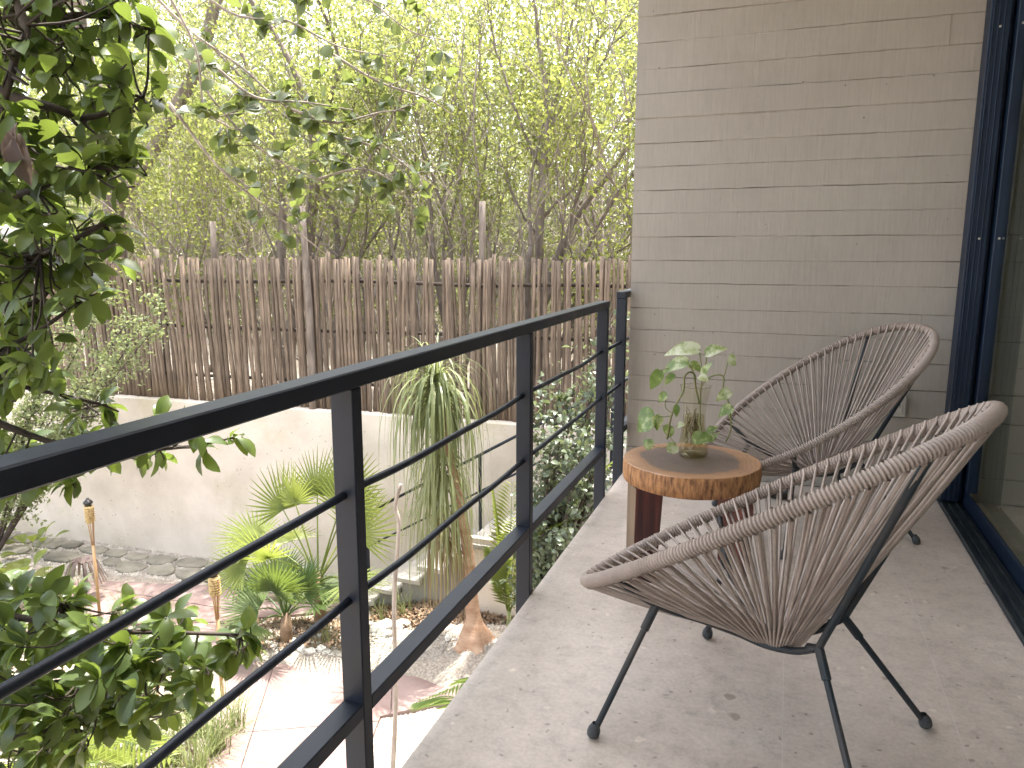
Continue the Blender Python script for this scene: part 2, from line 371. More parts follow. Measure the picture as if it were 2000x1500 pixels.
M['fan'] = leafmat('fan_palm_leaf', (.115,.150,.032), (.22,.25,.06), .45, .42, .4, (.42,.50,.08))
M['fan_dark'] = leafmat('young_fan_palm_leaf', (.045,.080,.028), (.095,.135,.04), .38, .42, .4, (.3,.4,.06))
M['pony'] = leafmat('strap_leaf', (.11,.135,.058), (.24,.26,.13), .38, .45, .4, (.42,.46,.16))
M['pony_dry'] = leafmat('dry_strap_leaf', (.19,.135,.07), (.32,.25,.14), .3, .6, .3, (.5,.4,.2))
M['grass'] = leafmat('grass_blade', (.085,.115,.04), (.20,.22,.09), .35, .5, .3, (.4,.46,.14))
M['dry'] = leafmat('brown_dry_leaf', (.10,.07,.06), (.20,.15,.13), .2, .7, .3, (.3,.22,.15))

# ================================================================== LARGE STRUCTURE
EDGE_X, WALL_Y, TRACK_X, GLASS_X = -0.80, 4.10, 0.766, 0.893
# ---- terrain
def sheet(name, xs, ys, zf, mat):
    V = [(x, y, zf(x, y)) for y in ys for x in xs]; n = len(xs); F = []
    for j in range(len(ys)-1):
        for i in range(n-1): a = j*n+i; F.append((a, a+1, a+1+n, a+n))
    return obj(name, V, F, mat, smooth=True)
def wall_line(x): return 7.28 + (x + 10.3) * 0.052        # front face of the retaining wall
def gz(x, y):
    b = 0.0
    # raised planting bed at the foot of the stairs
    d = max(0, 1 - math.hypot((x + 2.4) / 1.9, (y - 6.8) / 1.15)); b += .24 * min(1, d * 2.2)
    d = max(0, 1 - math.hypot((x + 4.3) / 1.3, (y - 6.0) / .55)); b += .10 * min(1, d * 2)
    d = max(0, 1 - math.hypot((x + 6.5) / 2.4, (y - 4.2) / 1.5)); b += .12 * min(1, d * 2)
    return GZ + b + .012 * nz(x * 3, y * 3)
xs = list(np.linspace(-80, -13, 14)) + list(np.linspace(-12, 1, 105)) + list(np.linspace(3, 60, 12))
ys = list(np.linspace(-60, -2, 14)) + list(np.linspace(-1.2, 7.95, 75))
ground = tag(sheet('ground', xs, ys, gz, M['soil']), None, kind='structure')
def uz(x, y): return -0.72 + max(0, y - 9) * .035 + .08 * nz(x * .5, y * .5)
xs = list(np.linspace(-90, -15, 10)) + list(np.linspace(-14, 6, 40)) + list(np.linspace(8, 90, 10)); ys = list(np.linspace(7.75, 20, 24)) + list(np.linspace(24, 160, 16))
tag(sheet('upper_ground', xs, ys, uz, M['soil']), None, kind='structure')

# ---- retaining wall of the garden
def retaining_wall():
    t = thing('retaining_wall', 'long cream rendered garden wall below the stick fence', 'wall', (-5, wall_line(-5), GZ))
    V = []; F = []; xs = np.linspace(-15, 3.2, 120); zt = -0.675
    prof = [(0, GZ - .2), (0, -1.8), (0, zt - .012), (.012, zt), (.24, zt), (.25, zt - .01), (.25, GZ - .2)]
    for x in xs:
        for dy, z in prof:
            w = .012 * nz(x * .8, z) if dy == 0 else 0
            V.append((x, wall_line(x) + dy + w, z + (.01 * nz(x * .7) if z > -1 else 0)))
    n = len(prof)
    for i in range(len(xs)-1):
        for j in range(n-1): F.append((i*n+j, (i+1)*n+j, (i+1)*n+j+1, i*n+j+1))
    obj('wall_body', V, F, M['garden_wall'], t)
retaining_wall()

# ---- balcony floor (slab, with cast panels on top)
slab = obj('balcony_floor', *boxm((EDGE_X, -2.6, -.22), (3.397, 5.6, -.0004), 0), M['joint']); tag(slab, None, kind='structure')
def panels():
    xl = [EDGE_X, .06, .485, GLASS_X + .02]
    cuts = [[-2.6, -.2, 2.40, 4.1, 5.6], [-2.6, .4, 2.03, 4.1, 5.6], [-2.6, 1.3, 3.05, 4.1, 5.6]]
    for i in range(3):
        for a, b in zip(cuts[i], cuts[i][1:]):
            j = .0009
            o = obj('floor_panel', *boxm((xl[i] + (j if i else 0), a + j, -.00035), (xl[i+1] - j, b - j, 0.0), 0), M['floor']); o.parent = slab
panels()

# ---- house shell that shades the balcony
house = thing('house', 'concrete house with a roofed balcony and a room behind glass', 'house', (2.2, 1, GZ))
MB().box((-1.10, -2.9, 3.05), (4.2, 4.38, 3.30)).build('roof_slab', M['white'], house)
MB().box((GLASS_X - .13, -2.9, GZ), (GLASS_X + .1, 4.38, -.225)).build('lower_wall', M['render'], house)
MB().box((3.4, -2.9, -.22), (3.6, 4.38, 3.047)).build('room_wall', M['white'], house)
MB().box((EDGE_X, -2.88, -.218), (3.397, -2.603, 3.047)).build('end_wall', M['white'], house)
MB().box((GLASS_X + .021, -2.6, -.001), (3.398, WALL_Y - .01, .002)).build('room_floor', M['floor'], house)

# ---- board-marked concrete wall
def zpx(y): return float(atY(1245, y, WALL_Y)[2])
seams_px = [-62, -14, 34, 86, 138, 186, 233, 282, 327, 373, 418, 463, 509, 553, 601, 643, 686, 733, 781, 828, 874]
seams = [3.048, 2.915, 2.78] + [zpx(y) for y in seams_px] + [0.002]
def course(name, x0, x1, z0, z1, off, parent, seed):
    n = max(3, int((x1 - x0) / .022)); V = []; F = []; k = 6; finA = rng.choice([.001, .0025, .0035, .005])
    for i in range(n + 1):
        x = x0 + (x1 - x0) * i / n
        wob = lambda s: (.0032 * nz(x * 3.1, seed * 3.7 + s) + .0022 * nz(x * 14, seed + s * 5) + (.0035 * max(0, nz(x * 22, seed*2 + s) - .25)))
        lo = z0 + wob(0) * .9 + .0002; hi = z1 + wob(9) * .9 - .0002
        o = off + .0035 * nz(x * 1.1, seed * 5.1)
        fin = finA * max(0, nz(x * 5, seed * 1.9) + .45) * (.5 + max(0, nz(x * 31, seed))) 
        o2 = o - .0006
        fz = .0025 + .0035 * max(0, nz(x * 17, seed * 4 + 2))
        prof = [(lo, .03), (lo, -o + .0030), (lo + .0032, -o), (hi - fz * 2.2, -o2), (hi - fz, -o2 - fin), (hi - .0004, -o - fin * .5 + .001), (hi, .03)]
        V += [(x, WALL_Y + dy, z) for z, dy in prof]
    m = 7
    for i in range(n):
        for j in range(m - 1): F.append((i*m+j, (i+1)*m+j, (i+1)*m+j+1, i*m+j+1))
    F.append(tuple(range(m))[::-1]); F.append(tuple(n*m + j for j in range(m)))
    return obj(name, V, F, M['wall'], parent)
wall = thing('concrete_wall', 'beige painted board-marked concrete wall at the end of the balcony', 'wall', (0, WALL_Y + .1, 0))
MB().box((EDGE_X + .003, WALL_Y + .02, .0), (.905, WALL_Y + .2, 3.047)).build('wall_core', M['wall'], wall)
butt = {6: (atY(1856, 60, WALL_Y)[0],), 17: (atY(1803, 585, WALL_Y)[0],)}
for i in range(len(seams) - 1):
    cut = [EDGE_X] + [float(c) for c in butt.get(i, ())] + [.905]
    for a, b in zip(cut, cut[1:]):
        course('board_course', a + (.0006 if a > EDGE_X else 0), b - .0006, seams[i+1], seams[i], rng.uniform(-.0028, .0028), wall, i * 1.7 + a)
for i in range(len(seams) - 1):          # same wall running on inside the room
    course('inner_board_course', GLASS_X + .021, 3.399, seams[i+1], seams[i], rng.uniform(-.004, .004), house, 50 + i)
MB().box((GLASS_X + .021, WALL_Y + .02, 0.0), (3.399, WALL_Y + .2, 3.047)).build('inner_wall_core', M['wall'], house)

# ---- garden stairs along the retaining wall
def stairs():
    t = thing('garden_stairs', 'concrete slab steps climbing beside the cream garden wall', 'stairs', (-4.4, 7.0, GZ))
    yf, yb = 6.80, 7.70
    for k in range(13):
        x = -4.4 + .29 * k; z = GZ + .17 * (k + 1)
        yb = wall_line(x) - .004
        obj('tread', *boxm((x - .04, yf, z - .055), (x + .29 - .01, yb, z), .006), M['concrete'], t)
        obj('step_base', *boxm((x + .012, yf + .10, GZ - .1), (x + .302, yb - .002, z - .057), 0), M['concrete_shade'], t)
    obj('side_wall', *boxm((-3.02, yf + .03, GZ - .1), (-.6, yf + .098, -1.72), .006), M['garden_wall'], t)
    r = thing('stair_railing', 'thin dark metal handrail with bars beside the garden steps', 'railing', (-4.5, 7.4, GZ))
    y = 7.42
    line = lambda x, h: (x, y, GZ + .17 + .586 * (x + 4.4) + h)
    for h in (.86, .44):
        obj('rail' if h > .8 else 'bar', *tube([line(-4.62, h), line(-.9, h)], .017 if h > .8 else .012, 8), M['steel'], r, True)
    for x in (-4.55, -3.08, -1.6):
        p = line(x, .86); kk = math.floor((x + 4.4) / .29); zb = GZ + .17 * (kk + 1) if kk >= 0 else GZ
        obj('post', *boxm((x - .016, y - .012, zb), (x + .016, y + .012, p[2] - .003)), M['steel'], r)
stairs()

# ---- pink cement paving, cut into slabs
def clip(poly, planes):
    for (nx, ny, c) in planes:
        out = []
        for i in range(len(poly)):
            a, b = poly[i], poly[(i+1) % len(poly)]
            da, db = nx*a[0]+ny*a[1]-c, nx*b[0]+ny*b[1]-c
            if da <= 0: out.append(a)
            if (da < 0 < db) or (db < 0 < da):
                s = da / (da - db); out.append((a[0]+(b[0]-a[0])*s, a[1]+(b[1]-a[1])*s))
        poly = out
        if len(poly) < 3: return []
    return poly
def planes_of(poly):
    A = sum(poly[i][0]*poly[(i+1)%len(poly)][1]-poly[(i+1)%len(poly)][0]*poly[i][1] for i in range(len(poly)))
    if A < 0: poly = poly[::-1]
    P = []
    for i in range(len(poly)):
        a, b = poly[i], poly[(i+1) % len(poly)]; nx, ny = b[1]-a[1], -(b[0]-a[0]); l = math.hypot(nx, ny)
        P.append((nx/l, ny/l, (nx*a[0]+ny*a[1])/l))
    return P
path = None
def paving(pxpoly, ang, size, ztop, c0=None):
    global path
    poly = [tuple(G(x, y, ztop)[:2]) for x, y in pxpoly]; PL = planes_of(poly)
    c = np.mean(poly, 0) if c0 is None else c0; ca, sa = math.cos(ang), math.sin(ang)
    if path is None:
        path = obj('path', [(x, y, ztop - .06) for x, y in poly], [tuple(range(len(poly)))], M['pink']); tag(path, None, kind='structure')
    for i in range(-12, 13):
        for j in range(-12, 13):
            g = .004
            q = [((i)*size+g, j*size+g), ((i+1)*size-g, j*size+g), ((i+1)*size-g, (j+1)*size-g), (i*size+g, (j+1)*size-g)]
            q = [(c[0]+ca*x-sa*y, c[1]+sa*x+ca*y) for x, y in q]
            q = clip(q, PL)
            if len(q) < 3: continue
            z = ztop + rng.uniform(-.003, .003); n = len(q)
            V = [(x, y, z) for x, y in q] + [(x, y, ztop - .09) for x, y in q]
            F = [tuple(range(n))] + [(k, k+n, (k+1) % n + n, (k+1) % n) for k in range(n)]
            o = obj('paving_slab', V, F, M['pink']); o.parent = path
paving([(-240, 1086), (90, 1106), (260, 1126), (400, 1143), (560, 1150), (735, 1168), (700, 1208), (430, 1214), (330, 1224), (150, 1222), (-200, 1190)], R(3), 1.25, GZ + .035)
paving([(330, 1216), (428, 1216), (440, 1262), (440, 1296), (250, 1320), (200, 1260)], R(3), 1.25, GZ + .031)
paving([(438, 1288), (560, 1296), (960, 1322), (985, 1345), (745, 1398), (425, 1400), (436, 1320)], R(28), 1.15, GZ + .04, (-4.0, 4.6))
paving([(425, 1400.5), (745, 1398.5), (700, 1510), (650, 1640), (380, 1640), (400, 1500)], R(28), 1.15, GZ + .04, (-4.0, 4.6))

# ================================================================== BALCONY OBJECTS
# ---- railing
def railing():
    X = -.83; hw, hd = .0275, .0175
    t = thing('balcony_railing', 'dark painted steel balcony railing with round bars', 'railing', (X, 1.3, -.2))
    def build(t, posts, y0, y1, top, bars=True):
        obj('top_rail', *boxm((X - hw, y0, top - .036), (X + hw, y1, top), .003), M['steel'], t)
        for y in posts:
            obj('post', *boxm((X - hw + .001, y - hd, -.215), (X + hw - .001, y + hd, top - .0365), .0025), M['steel'], t)
        for a, b in zip(posts, posts[1:]):
            obj('bottom_rail', *boxm((X - hw + .002, a + hd + .0005, .222), (X + hw - .002, b - hd - .0005, .257), .0025), M['steel'], t)
            for k, z in enumerate((.728, .492)):
                sag = rng.uniform(.004, .012); P = []
                for i in range(15):
                    u = i / 14; y = a + hd + (b - a - 2 * hd) * u
                    P.append((X + .004 * math.sin(u * 5 + k), y, z + .004*k - sag * math.sin(math.pi * u) * (1 + .5 * math.sin(u * 7 + a)) + .006 * (b - 2)))
                o = obj('bar', *tube(P, .0088, 10), M['steel'], t, True)
    build(t, [.14, 1.29, 2.41, 3.58], -1.2, 3.605, .985)
    obj('bottom_rail', *boxm((X - hw + .002, -1.2, .222), (X + hw - .002, .14 - hd - .0005, .257), .0025), M['steel'], t)
    for z in (.70, .49): obj('bar', *tube([(X, -1.2, z), (X, -.5, z - .01), (X, .12, z)], .0088, 10), M['steel'], t, True)
    t2 = thing('neighbour_railing', 'second dark railing whose post stands against the concrete wall', 'railing', (X, 4.5, -.2))
    y0 = 4.02
    obj('top_rail', *boxm((X - hw, y0 - .02, .975), (X + hw, 5.5, 1.010), .003), M['steel'], t2)
    for y in (y0, 5.3): obj('post', *boxm((X - hw + .001, y - hd, -.215), (X + hw - .001, y + hd, .9745), .0025), M['steel'], t2)
    obj('bottom_rail', *boxm((X - hw + .002, y0 + hd, .222), (X + hw - .002, 5.28, .257), .0025), M['steel'], t2)
    for z in (.735, .5): obj('bar', *tube([(X, 3.60, z), (X, 5.3, z)], .0088, 8), M['steel'], t2, True)
railing()

# ---- sliding door
def door():
    t = thing('sliding_door', 'tall dark navy sliding glass door with floor track', 'door', (.92, 2, 0))
    y1 = WALL_Y - .008
    j = MB()                                   # fluted jamb profile against the wall
    xs = [(TRACK_X, 0), (.835, -.012), (.885, -.004), (.905, -.030), (.955, -.026)]
    obj('jamb', *boxm((TRACK_X, 3.985, .03), (.846, y1, 3.045), .003), M['frame'], t)
    for k in range(3):
        x = .776 + .021 * k; obj('jamb_flute', *boxm((x, 3.979, .031), (x + .006, 3.9845, 3.044), .002), M['frame'], t)
    obj('jamb_channel', *boxm((.8465, 4.035, .03), (.8655, y1, 3.045), .002), M['frame'], t)
    obj('stile', *boxm((.866, 3.955, .0862), (.912, y1, 3.045), .003), M['frame'], t)
    b = obj('track', *boxm((TRACK_X, -2.6, .0005), (.866, y1 - .001, .012), .003), M['frame_dust'], t)
    for x, w, h in ((TRACK_X + .001, .005, .028), (.798, .004, .030), (.832, .004, .030)):
        o = obj('track_ridge', *boxm((x, -2.59, .0125), (x + w, 3.975, h), .0012), M['frame_dust']); o.parent = b
    obj('flange', *boxm((.8665, -2.6, .0005), (.882, y1 - .002, .085), .003), M['frame'], t)
    obj('pane', *boxm((GLASS_X, -2.6, .004), (GLASS_X + .008, 3.958, 3.044)), M['glass'], t)
    obj('sill', *boxm((.8825, -2.6, .0005), (.912, y1 - .003, .0035)), M['frame'], t)
    for z, xx in ((float(atY(1957, 50, 3.97)[2]), .806), (float(atY(1914, 466, 3.97)[2]), .812)):
        for x in (xx, .885):
            yy = 3.979 if x < .86 else 3.955
            V, F = tube([(x, yy + .003, z), (x, yy - .003, z)], .005, 8); obj('screw', V, F, M['plastic'], t)
door()
# fix children that were parented under the track without an offset
# ---- power outlet on the wall
def outlet():
    p = atY(1752, 790, WALL_Y); x, z = float(p[0]), float(p[2])
    t = thing('wall_outlet', 'small beige power outlet box on the concrete wall', 'outlet', (x, WALL_Y, z))
    obj('box', *boxm((x - .038, WALL_Y - .034, z - .058), (x + .038, WALL_Y + .004, z + .058), .006), M['plastic'], t)
    obj('socket', *boxm((x - .022, WALL_Y - .040, z - .036), (x + .022, WALL_Y - .0345, z + .036), .003), M['plastic'], t)
    for dx in (-.008, .008): obj('slot', *boxm((x + dx - .0015, WALL_Y - .0415, z - .008), (x + dx + .0015, WALL_Y - .0402, z + .01)), M['rubber'], t)
outlet()
# ---- floor drain / dish by the wall
def dish():
    p = G(1520, 970)
    o = obj('ashtray', *lathe([(0, .004), (.055, .004), (.060, .012), (.060, .030), (.066, .034), (.066, .040), (.056, .040), (.052, .020), (0, .018)], 28, p), M['tin'], None, True)
    tag(o, 'small round dark metal dish on the floor by the concrete wall', 'ashtray')
dish()

# ---- woven lounge chairs
def rim_pt(u2):
    """u2 in 0..1 round the rim: 0 = front tip, .5 = back tip"""
    th = 2 * math.pi * u2; u = (1 - math.cos(th)) / 2; s_ = math.sin(th)
    w = .362 * math.copysign(abs(s_) ** .871, s_) * (1 + .01 * (u - .5) * 2)
    return np.array([-.503 + .921 * u, w, .307 + .587 * u + .002 * 4 * u * (1 - u)])
def make_chair():
    t = thing('woven_chair', 'x', 'chair')
    # arc-length parametrisation
    S = np.linspace(0, 1, 2001); PP = np.array([rim_pt(s) for s in S]); D = np.concatenate([[0], np.cumsum(np.linalg.norm(np.diff(PP, axis=0), axis=1))]); Ltot = D[-1]
    at = lambda f: np.array([np.interp((f % 1) * Ltot, D, PP[:, k]) for k in range(3)])
    nw = 325; n = nw * 6
    P = np.array([at(i / n) for i in range(n)])
    rr = np.array([.0166 + .0024 * (1, .75, -.2, -1.6, -.2, .75)[i % 6] for i in range(n)])
    obj('rim', *tube(P, rr, 10, closed=True), M['rim'], t, True, False)
    ncord = 76; hub = np.array([.005, 0, .262])
    ctr = np.array([-.04, 0, .6])
    for i in range(ncord):
        f = (i + .5) / ncord; p = at(f); tn = at(f + .002) - at(f - .002); tn /= np.linalg.norm(tn)
        ang = math.atan2(p[1], p[0] - .0)
        inw = hub - p; inw -= tn * (inw @ tn); inw /= np.linalg.norm(inw)      # across the rim towards the hub
        out = np.cross(tn, inw)
        if out[2] < 0: out = -out                                             # towards the sitter
        e = hub + np.array([.060 * math.cos(ang), .050 * math.sin(ang), .004 * math.sin(ang * 7)])
        for side in (0, 1):
            off = tn * (.0045 if side else -.0045)
            r0 = .0205
            if side == 0: pts = [p + off + (out * .98 - inw * .25) * r0 * .96, p + off + (out * .85 + inw * .55) * r0]
            else: pts = [p + off + (inw * .2 - out * .95) * r0 * .9, p + off + (inw * .7 - out * .7) * r0]
            st = pts[-1]; e2 = e + off * .9 + np.array([0, 0, -.006 if side else .004])
            sag = rng.uniform(.002, .010)
            for u in (.25, .5, .75, 1.0):
                q = st + (e2 - st) * u; q = q - out * sag * math.sin(math.pi * u); pts.append(q)
            o = obj('cord', *tube(pts, .0038, 5, False), M['cord'], t, True, False)
    tp = []
    for s in (-1, 1):
        Rf = np.array([-.289, s * .287, .425]); Fj = np.array([-.228, s * .200, .347]); Bj = np.array([.138, s * .095, .318]); Rb = np.array([.344, s * .214, .832])
        low = smooth_path([Rf, Fj, (-.15, s * .115, .300), (-.07, s * .062, .268), (0, s * .052, .256), (.075, s * .062, .272), Bj - np.array([.006, s*.004, .006])], 5)
        obj('seat_tube', *tube(low, .0092, 10), M['chairtube'], t, True, False)
        dirn = (Rb - Bj)
        up = smooth_path([Bj - np.array([.03, s * .02, .018]), Bj, Bj + dirn * .05, Bj + dirn * .5, Rb], 5)
        obj('back_tube', *tube(up, .0092, 10), M['chairtube'], t, True, False)
        for J, foot in ((Fj, np.array([-.326, s * .325, .012])), (Bj, np.array([.312, s * .265, .012]))):
            d = foot - J; l = np.linalg.norm(d); d /= l
            lg = obj('leg', *tube([J, J + d * .07, J + d * .072, foot], [.0112, .0112, .0082, .0082], 10), M['chairtube'], t, False, False)
            V, F = lathe([(0, -.013), (.010, -.012), (.0155, -.006), (.0165, .004), (.0150, .014), (.0095, .024), (.0090, .027)], 14)
            q = Vector((0, 0, 1)).rotation_difference(Vector(-d) * .5 + Vector((0, 0, .5)))
            V = [q @ Vector(v) + Vector(foot) + Vector((0, 0, .002)) for v in V]
            fo = obj('foot_cap', V, F, M['rubber'], None, True); fo.parent = lg
    obj('hub_ring', *tube([(hub[0] + .05 * math.cos(a), hub[1] + .042 * math.sin(a), .256) for a in np.linspace(0, 2 * math.pi, 24, endpoint=False)], .007, 8, closed=True), M['chairtube'], t, True, False)
    return t
chA = make_chair(); chA.location = (.024, 1.881, 0); chA.rotation_euler = (0, 0, -.351)
chB = copy_tree(chA); chB.location = (.181, 3.485, 0); chB.rotation_euler = (0, 0, .511)
tag(chA, 'taupe cord lounge chair with its back beside the door track', 'chair', 'woven cord lounge chairs')
tag(chB, 'taupe cord lounge chair between the log table and the concrete wall', 'chair', 'woven cord lounge chairs')

# ---- log side table
TC = np.array([-.297, 2.793, 0.]); TZ = .45
def table():
    t = thing('log_side_table', 'round log slice side table with chunky dark legs', 'table', TC)
    k = 72; V = []; F = []
    rad = [.252 * (1 + .012 * math.sin(2*a + 1) + .008 * math.sin(3*a) + .006 * nz(math.cos(a)*4, math.sin(a)*4)) for a in np.linspace(0, 2*math.pi, k, endpoint=False)]
    prof = [(.93, -.082), (.985, -.076), (1.0, -.045), (.998, -.012), (.988, -.002)]
    for m_, z in prof:
        for i in range(k):
            a = 2*math.pi*i/k; q = rad[i] * m_ + (.004 * nz(math.cos(a)*11, math.sin(a)*11, z*9) if m_ > .95 else 0)
            V.append((q*math.cos(a), q*math.sin(a), TZ + z))
    for j in range(len(prof)-1):
        for i in range(k): F.append((j*k+i, j*k+(i+1) % k, (j+1)*k+(i+1) % k, (j+1)*k+i))
    F.append(tuple(range(k))[::-1])
    bo = obj('table_bark', V, F, M['bark'], t, True, False)
    V2 = [V[(len(prof)-1)*k+i] for i in range(k)] + [((rad[i]*.975)*math.cos(2*math.pi*i/k), (rad[i]*.975)*math.sin(2*math.pi*i/k), TZ) for i in range(k)]
    F2 = [(i, (i+1) % k, k+(i+1) % k, k+i) for i in range(k)] + [tuple(k+i for i in range(k))]
    obj('table_top', V2, F2, M['logtop'], t, False, False)
    for (lx, ly, rz) in ((-.150, -.115, R(28)), (.165, .035, R(-20)), (-.185, .11, R(10))):
        w = .052; ca, sa = math.cos(rz), math.sin(rz); vv = []
        for z, m_, sp in ((0, .86, 1.05), (TZ - .08, 1.0, 1.0)):
            for dx, dy in ((-w, -w), (w, -w), (w, w), (-w, w)):
                dx *= m_; dy *= m_; vv.append((lx*sp + ca*dx - sa*dy, ly*sp + sa*dx + ca*dy, z))
        lg = obj('leg', vv, [(0,3,2,1),(4,5,6,7),(1,2,6,5),(2,3,7,6),(0,1,5,4),(3,0,4,7)], M['legred'] if lx > 0 else M['legwood'], t, False, False)
        lg.data.materials.append(M['legpale']); lg.data.polygons[5].material_index = 1
table()
# ---- glass vase with water
VP = G(1353, 890, TZ); VP[2] = TZ + .0005
def vase():
    t = thing('glass_vase', 'smoky glass vase of water and roots on the log table', 'vase', VP)
    prof = [(.0, .004), (.050, .003), (.056, .010), (.057, .03), (.050, .07), (.043, .12), (.041, .16), (.044, .20), (.050, .24), (.056, .272)]
    k = 40
    def flute(r, z, a): return r * (1 + .012 * math.sin(a * 16) * min(1, z / .05))
    V = []; F = []
    for r, z in prof:
        for j in range(k):
            a = 2*math.pi*j/k; q = flute(r, z, a); V.append((q*math.cos(a), q*math.sin(a), z))
    for i in range(len(prof)-1):
        for j in range(k): F.append((i*k+j, i*k+(j+1) % k, (i+1)*k+(j+1) % k, (i+1)*k+j))
    obj('vase_body', V, F, M['vase'], t, True, False)
    ring = [(.056*math.cos(a)*(1+.012*math.sin(a*16)), .056*math.sin(a)*(1+.012*math.sin(a*16)), .272 + .002*math.sin(a*8)) for a in np.linspace(0, 2*math.pi, 64, endpoint=False)]
    obj('vase_lip', *tube(ring, .0022, 6, closed=True), M['vase'], t, True, False)
    V, F = lathe([(.0, .001), (.048, .001), (.052, .006), (.046, .012), (0, .012)], 30); obj('vase_base', V, F, M['vase'], t, True, False)
    wp = [(r - .004, z) for r, z in prof[1:] if z < .17]; wp = [(0, wp[0][1])] + wp + [(0, wp[-1][1])]
    V, F = lathe(wp, 30); obj('water', V, F, M['water'], t, True, False)
vase()
# ---- pothos cutting standing in the vase
def heart_leaf(n=6):
    """unit leaf: base at origin, tip at +x, blade in xy, gently folded"""
    ps = [(0.,.0),(-.05,.17),(.02,.32),(.17,.42),(.36,.42),(.58,.32),(.80,.16),(1.,0.)]
    V = []; F = []
    for i, (x, y) in enumerate(ps):
        mx = max(0., x) if i not in (1, 2) else (0.03 if i == 1 else .09)
        z = .10 * math.sin(max(0, mx) * math.pi) - .14 * mx * mx
        V += [(mx, 0, z - .05*0), (x, y, z + .10 * y / .42 - .02), (x, -y, z + .10 * y / .42 - .02)]
    for i in range(len(ps)-1):
        a, b = i*3, (i+1)*3
        F += [(a, b, b+1, a+1), (a, a+2, b+2, b)]
    return V, F
def oriented(V, base, tip, width, facing, roll=0):
    base = np.asarray(base); d = np.asarray(tip) - base; L = np.linalg.norm(d); x = d / L
    z = np.asarray(facing, float); z = z - x * (z @ x); z /= np.linalg.norm(z) + 1e-9; y = np.cross(z, x)
    if roll: y, z = y*math.cos(roll)+z*math.sin(roll), z*math.cos(roll)-y*math.sin(roll)
    return [base + x*v[0]*L + y*v[1]*width + z*v[2]*L for v in V]
def pothos():
    t = thing('pothos_plant', 'trailing variegated green plant growing out of the glass vase', 'plant', VP)
    S = 1500 / 360.
    zp = lambda x, y, dy: atY(1200 + x / S, 620 + y / S, VP[1] + dy)
    L = [(690,265,390,290,120,.02),(745,300,925,240,100,.05),(605,370,365,445,130,-.06),(370,430,290,600,95,-.05),(925,335,1000,385,100,.0),
         (725,475,790,355,80,-.06),(485,460,400,555,60,-.02),(425,620,352,695,70,-.04),(325,800,165,925,210,-.07),(330,800,360,925,110,-.08),(505,715,505,815,50,-.07),
         (940,595,825,680,85,.0),(960,735,835,805,95,-.02),(965,730,930,830,60,.02),(455,880,435,985,95,-.06),(310,1050,228,995,85,-.06),(500,1035,425,1105,95,-.09),
         (715,950,625,1035,95,-.09),(770,950,690,1030,80,-.1),(765,935,845,880,70,-.02),(780,1005,850,930,70,.0),(610,380,720,440,90,.03),(690,480,770,520,70,-.08),(560,860,505,900,50,-.09)]
    hv, hf = heart_leaf()
    for bx, by, tx, ty, w, dy in L:
        b = zp(bx, by, dy); e = zp(tx, ty, dy + rng.uniform(-.02, .02))
        wd = w / S / FPX * 2.75 * 1.35
        fc = np.array([rng.uniform(-.4, .4), -.75, rng.uniform(.35, .8)])
        obj('leaf', oriented(hv, b, e, wd, fc, rng.uniform(-.3, .3)), hf, M['pothos'], t, True)
    rim = VP + np.array([0, 0, .272])
    def stem(pts, r=.0028):
        P = [zp(*p) for p in pts]; obj('stem', *tube(smooth_path(P, 5), r, 6), M['stem'], t, True)
    stem([(690,900,0),(700,700,0),(705,560,0),(740,400,.02),(750,310,.05)])
    stem([(690,700,0),(660,560,0),(655,470,0),(610,445,-.03),(570,490,-.05),(560,600,-.05),(470,780,-.06),(430,990,-.06)], .0036)
    stem([(700,650,0),(710,560,0),(790,480,0),(885,480,0),(885,590,0),(920,660,0),(945,800,-.01),(945,930,0),(905,1010,.01)], .003)
    stem([(885,500,0),(915,400,0),(922,340,0)], .002)
    stem([(660,560,0),(640,440,-.03),(605,375,-.06)]); stem([(600,378,-.06),(480,400,-.06),(370,430,-.05)], .002); stem([(720,480,-.03),(700,330,0),(690,265,.02)])
    stem([(470,780,-.06),(415,730,-.05),(425,625,-.04)], .0018); stem([(470,800,-.06),(400,810,-.07),(328,802,-.07)], .0018)
    stem([(700,760,-.06),(690,860,-.08),(720,950,-.09),(760,960,-.05)], .002); stem([(440,960,-.06),(500,1030,-.09)], .0018); stem([(500,1035,-.09),(400,1060,-.07),(312,1050,-.06)], .0015)
    for k in range(26):          # roots in the water
        a = rng.uniform(0, 6.28); r = rng.uniform(.004, .032); p = VP + np.array([r*math.cos(a), r*math.sin(a), rng.uniform(.13, .19)])
        P = [p]
        for q in range(6): 
            nx = P[-1] + np.array([rng.uniform(-.012,.012), rng.uniform(-.012,.012), -rng.uniform(.004,.024)])
            c = nx[:2] - VP[:2]; l = np.linalg.norm(c)
            if l > .033: nx[:2] = VP[:2] + c / l * .033
            nx[2] = max(nx[2], VP[2] + .02); P.append(nx)
        obj('root', *tube(smooth_path(P, 2), .0014, 4), M['root'], t, True)
pothos()

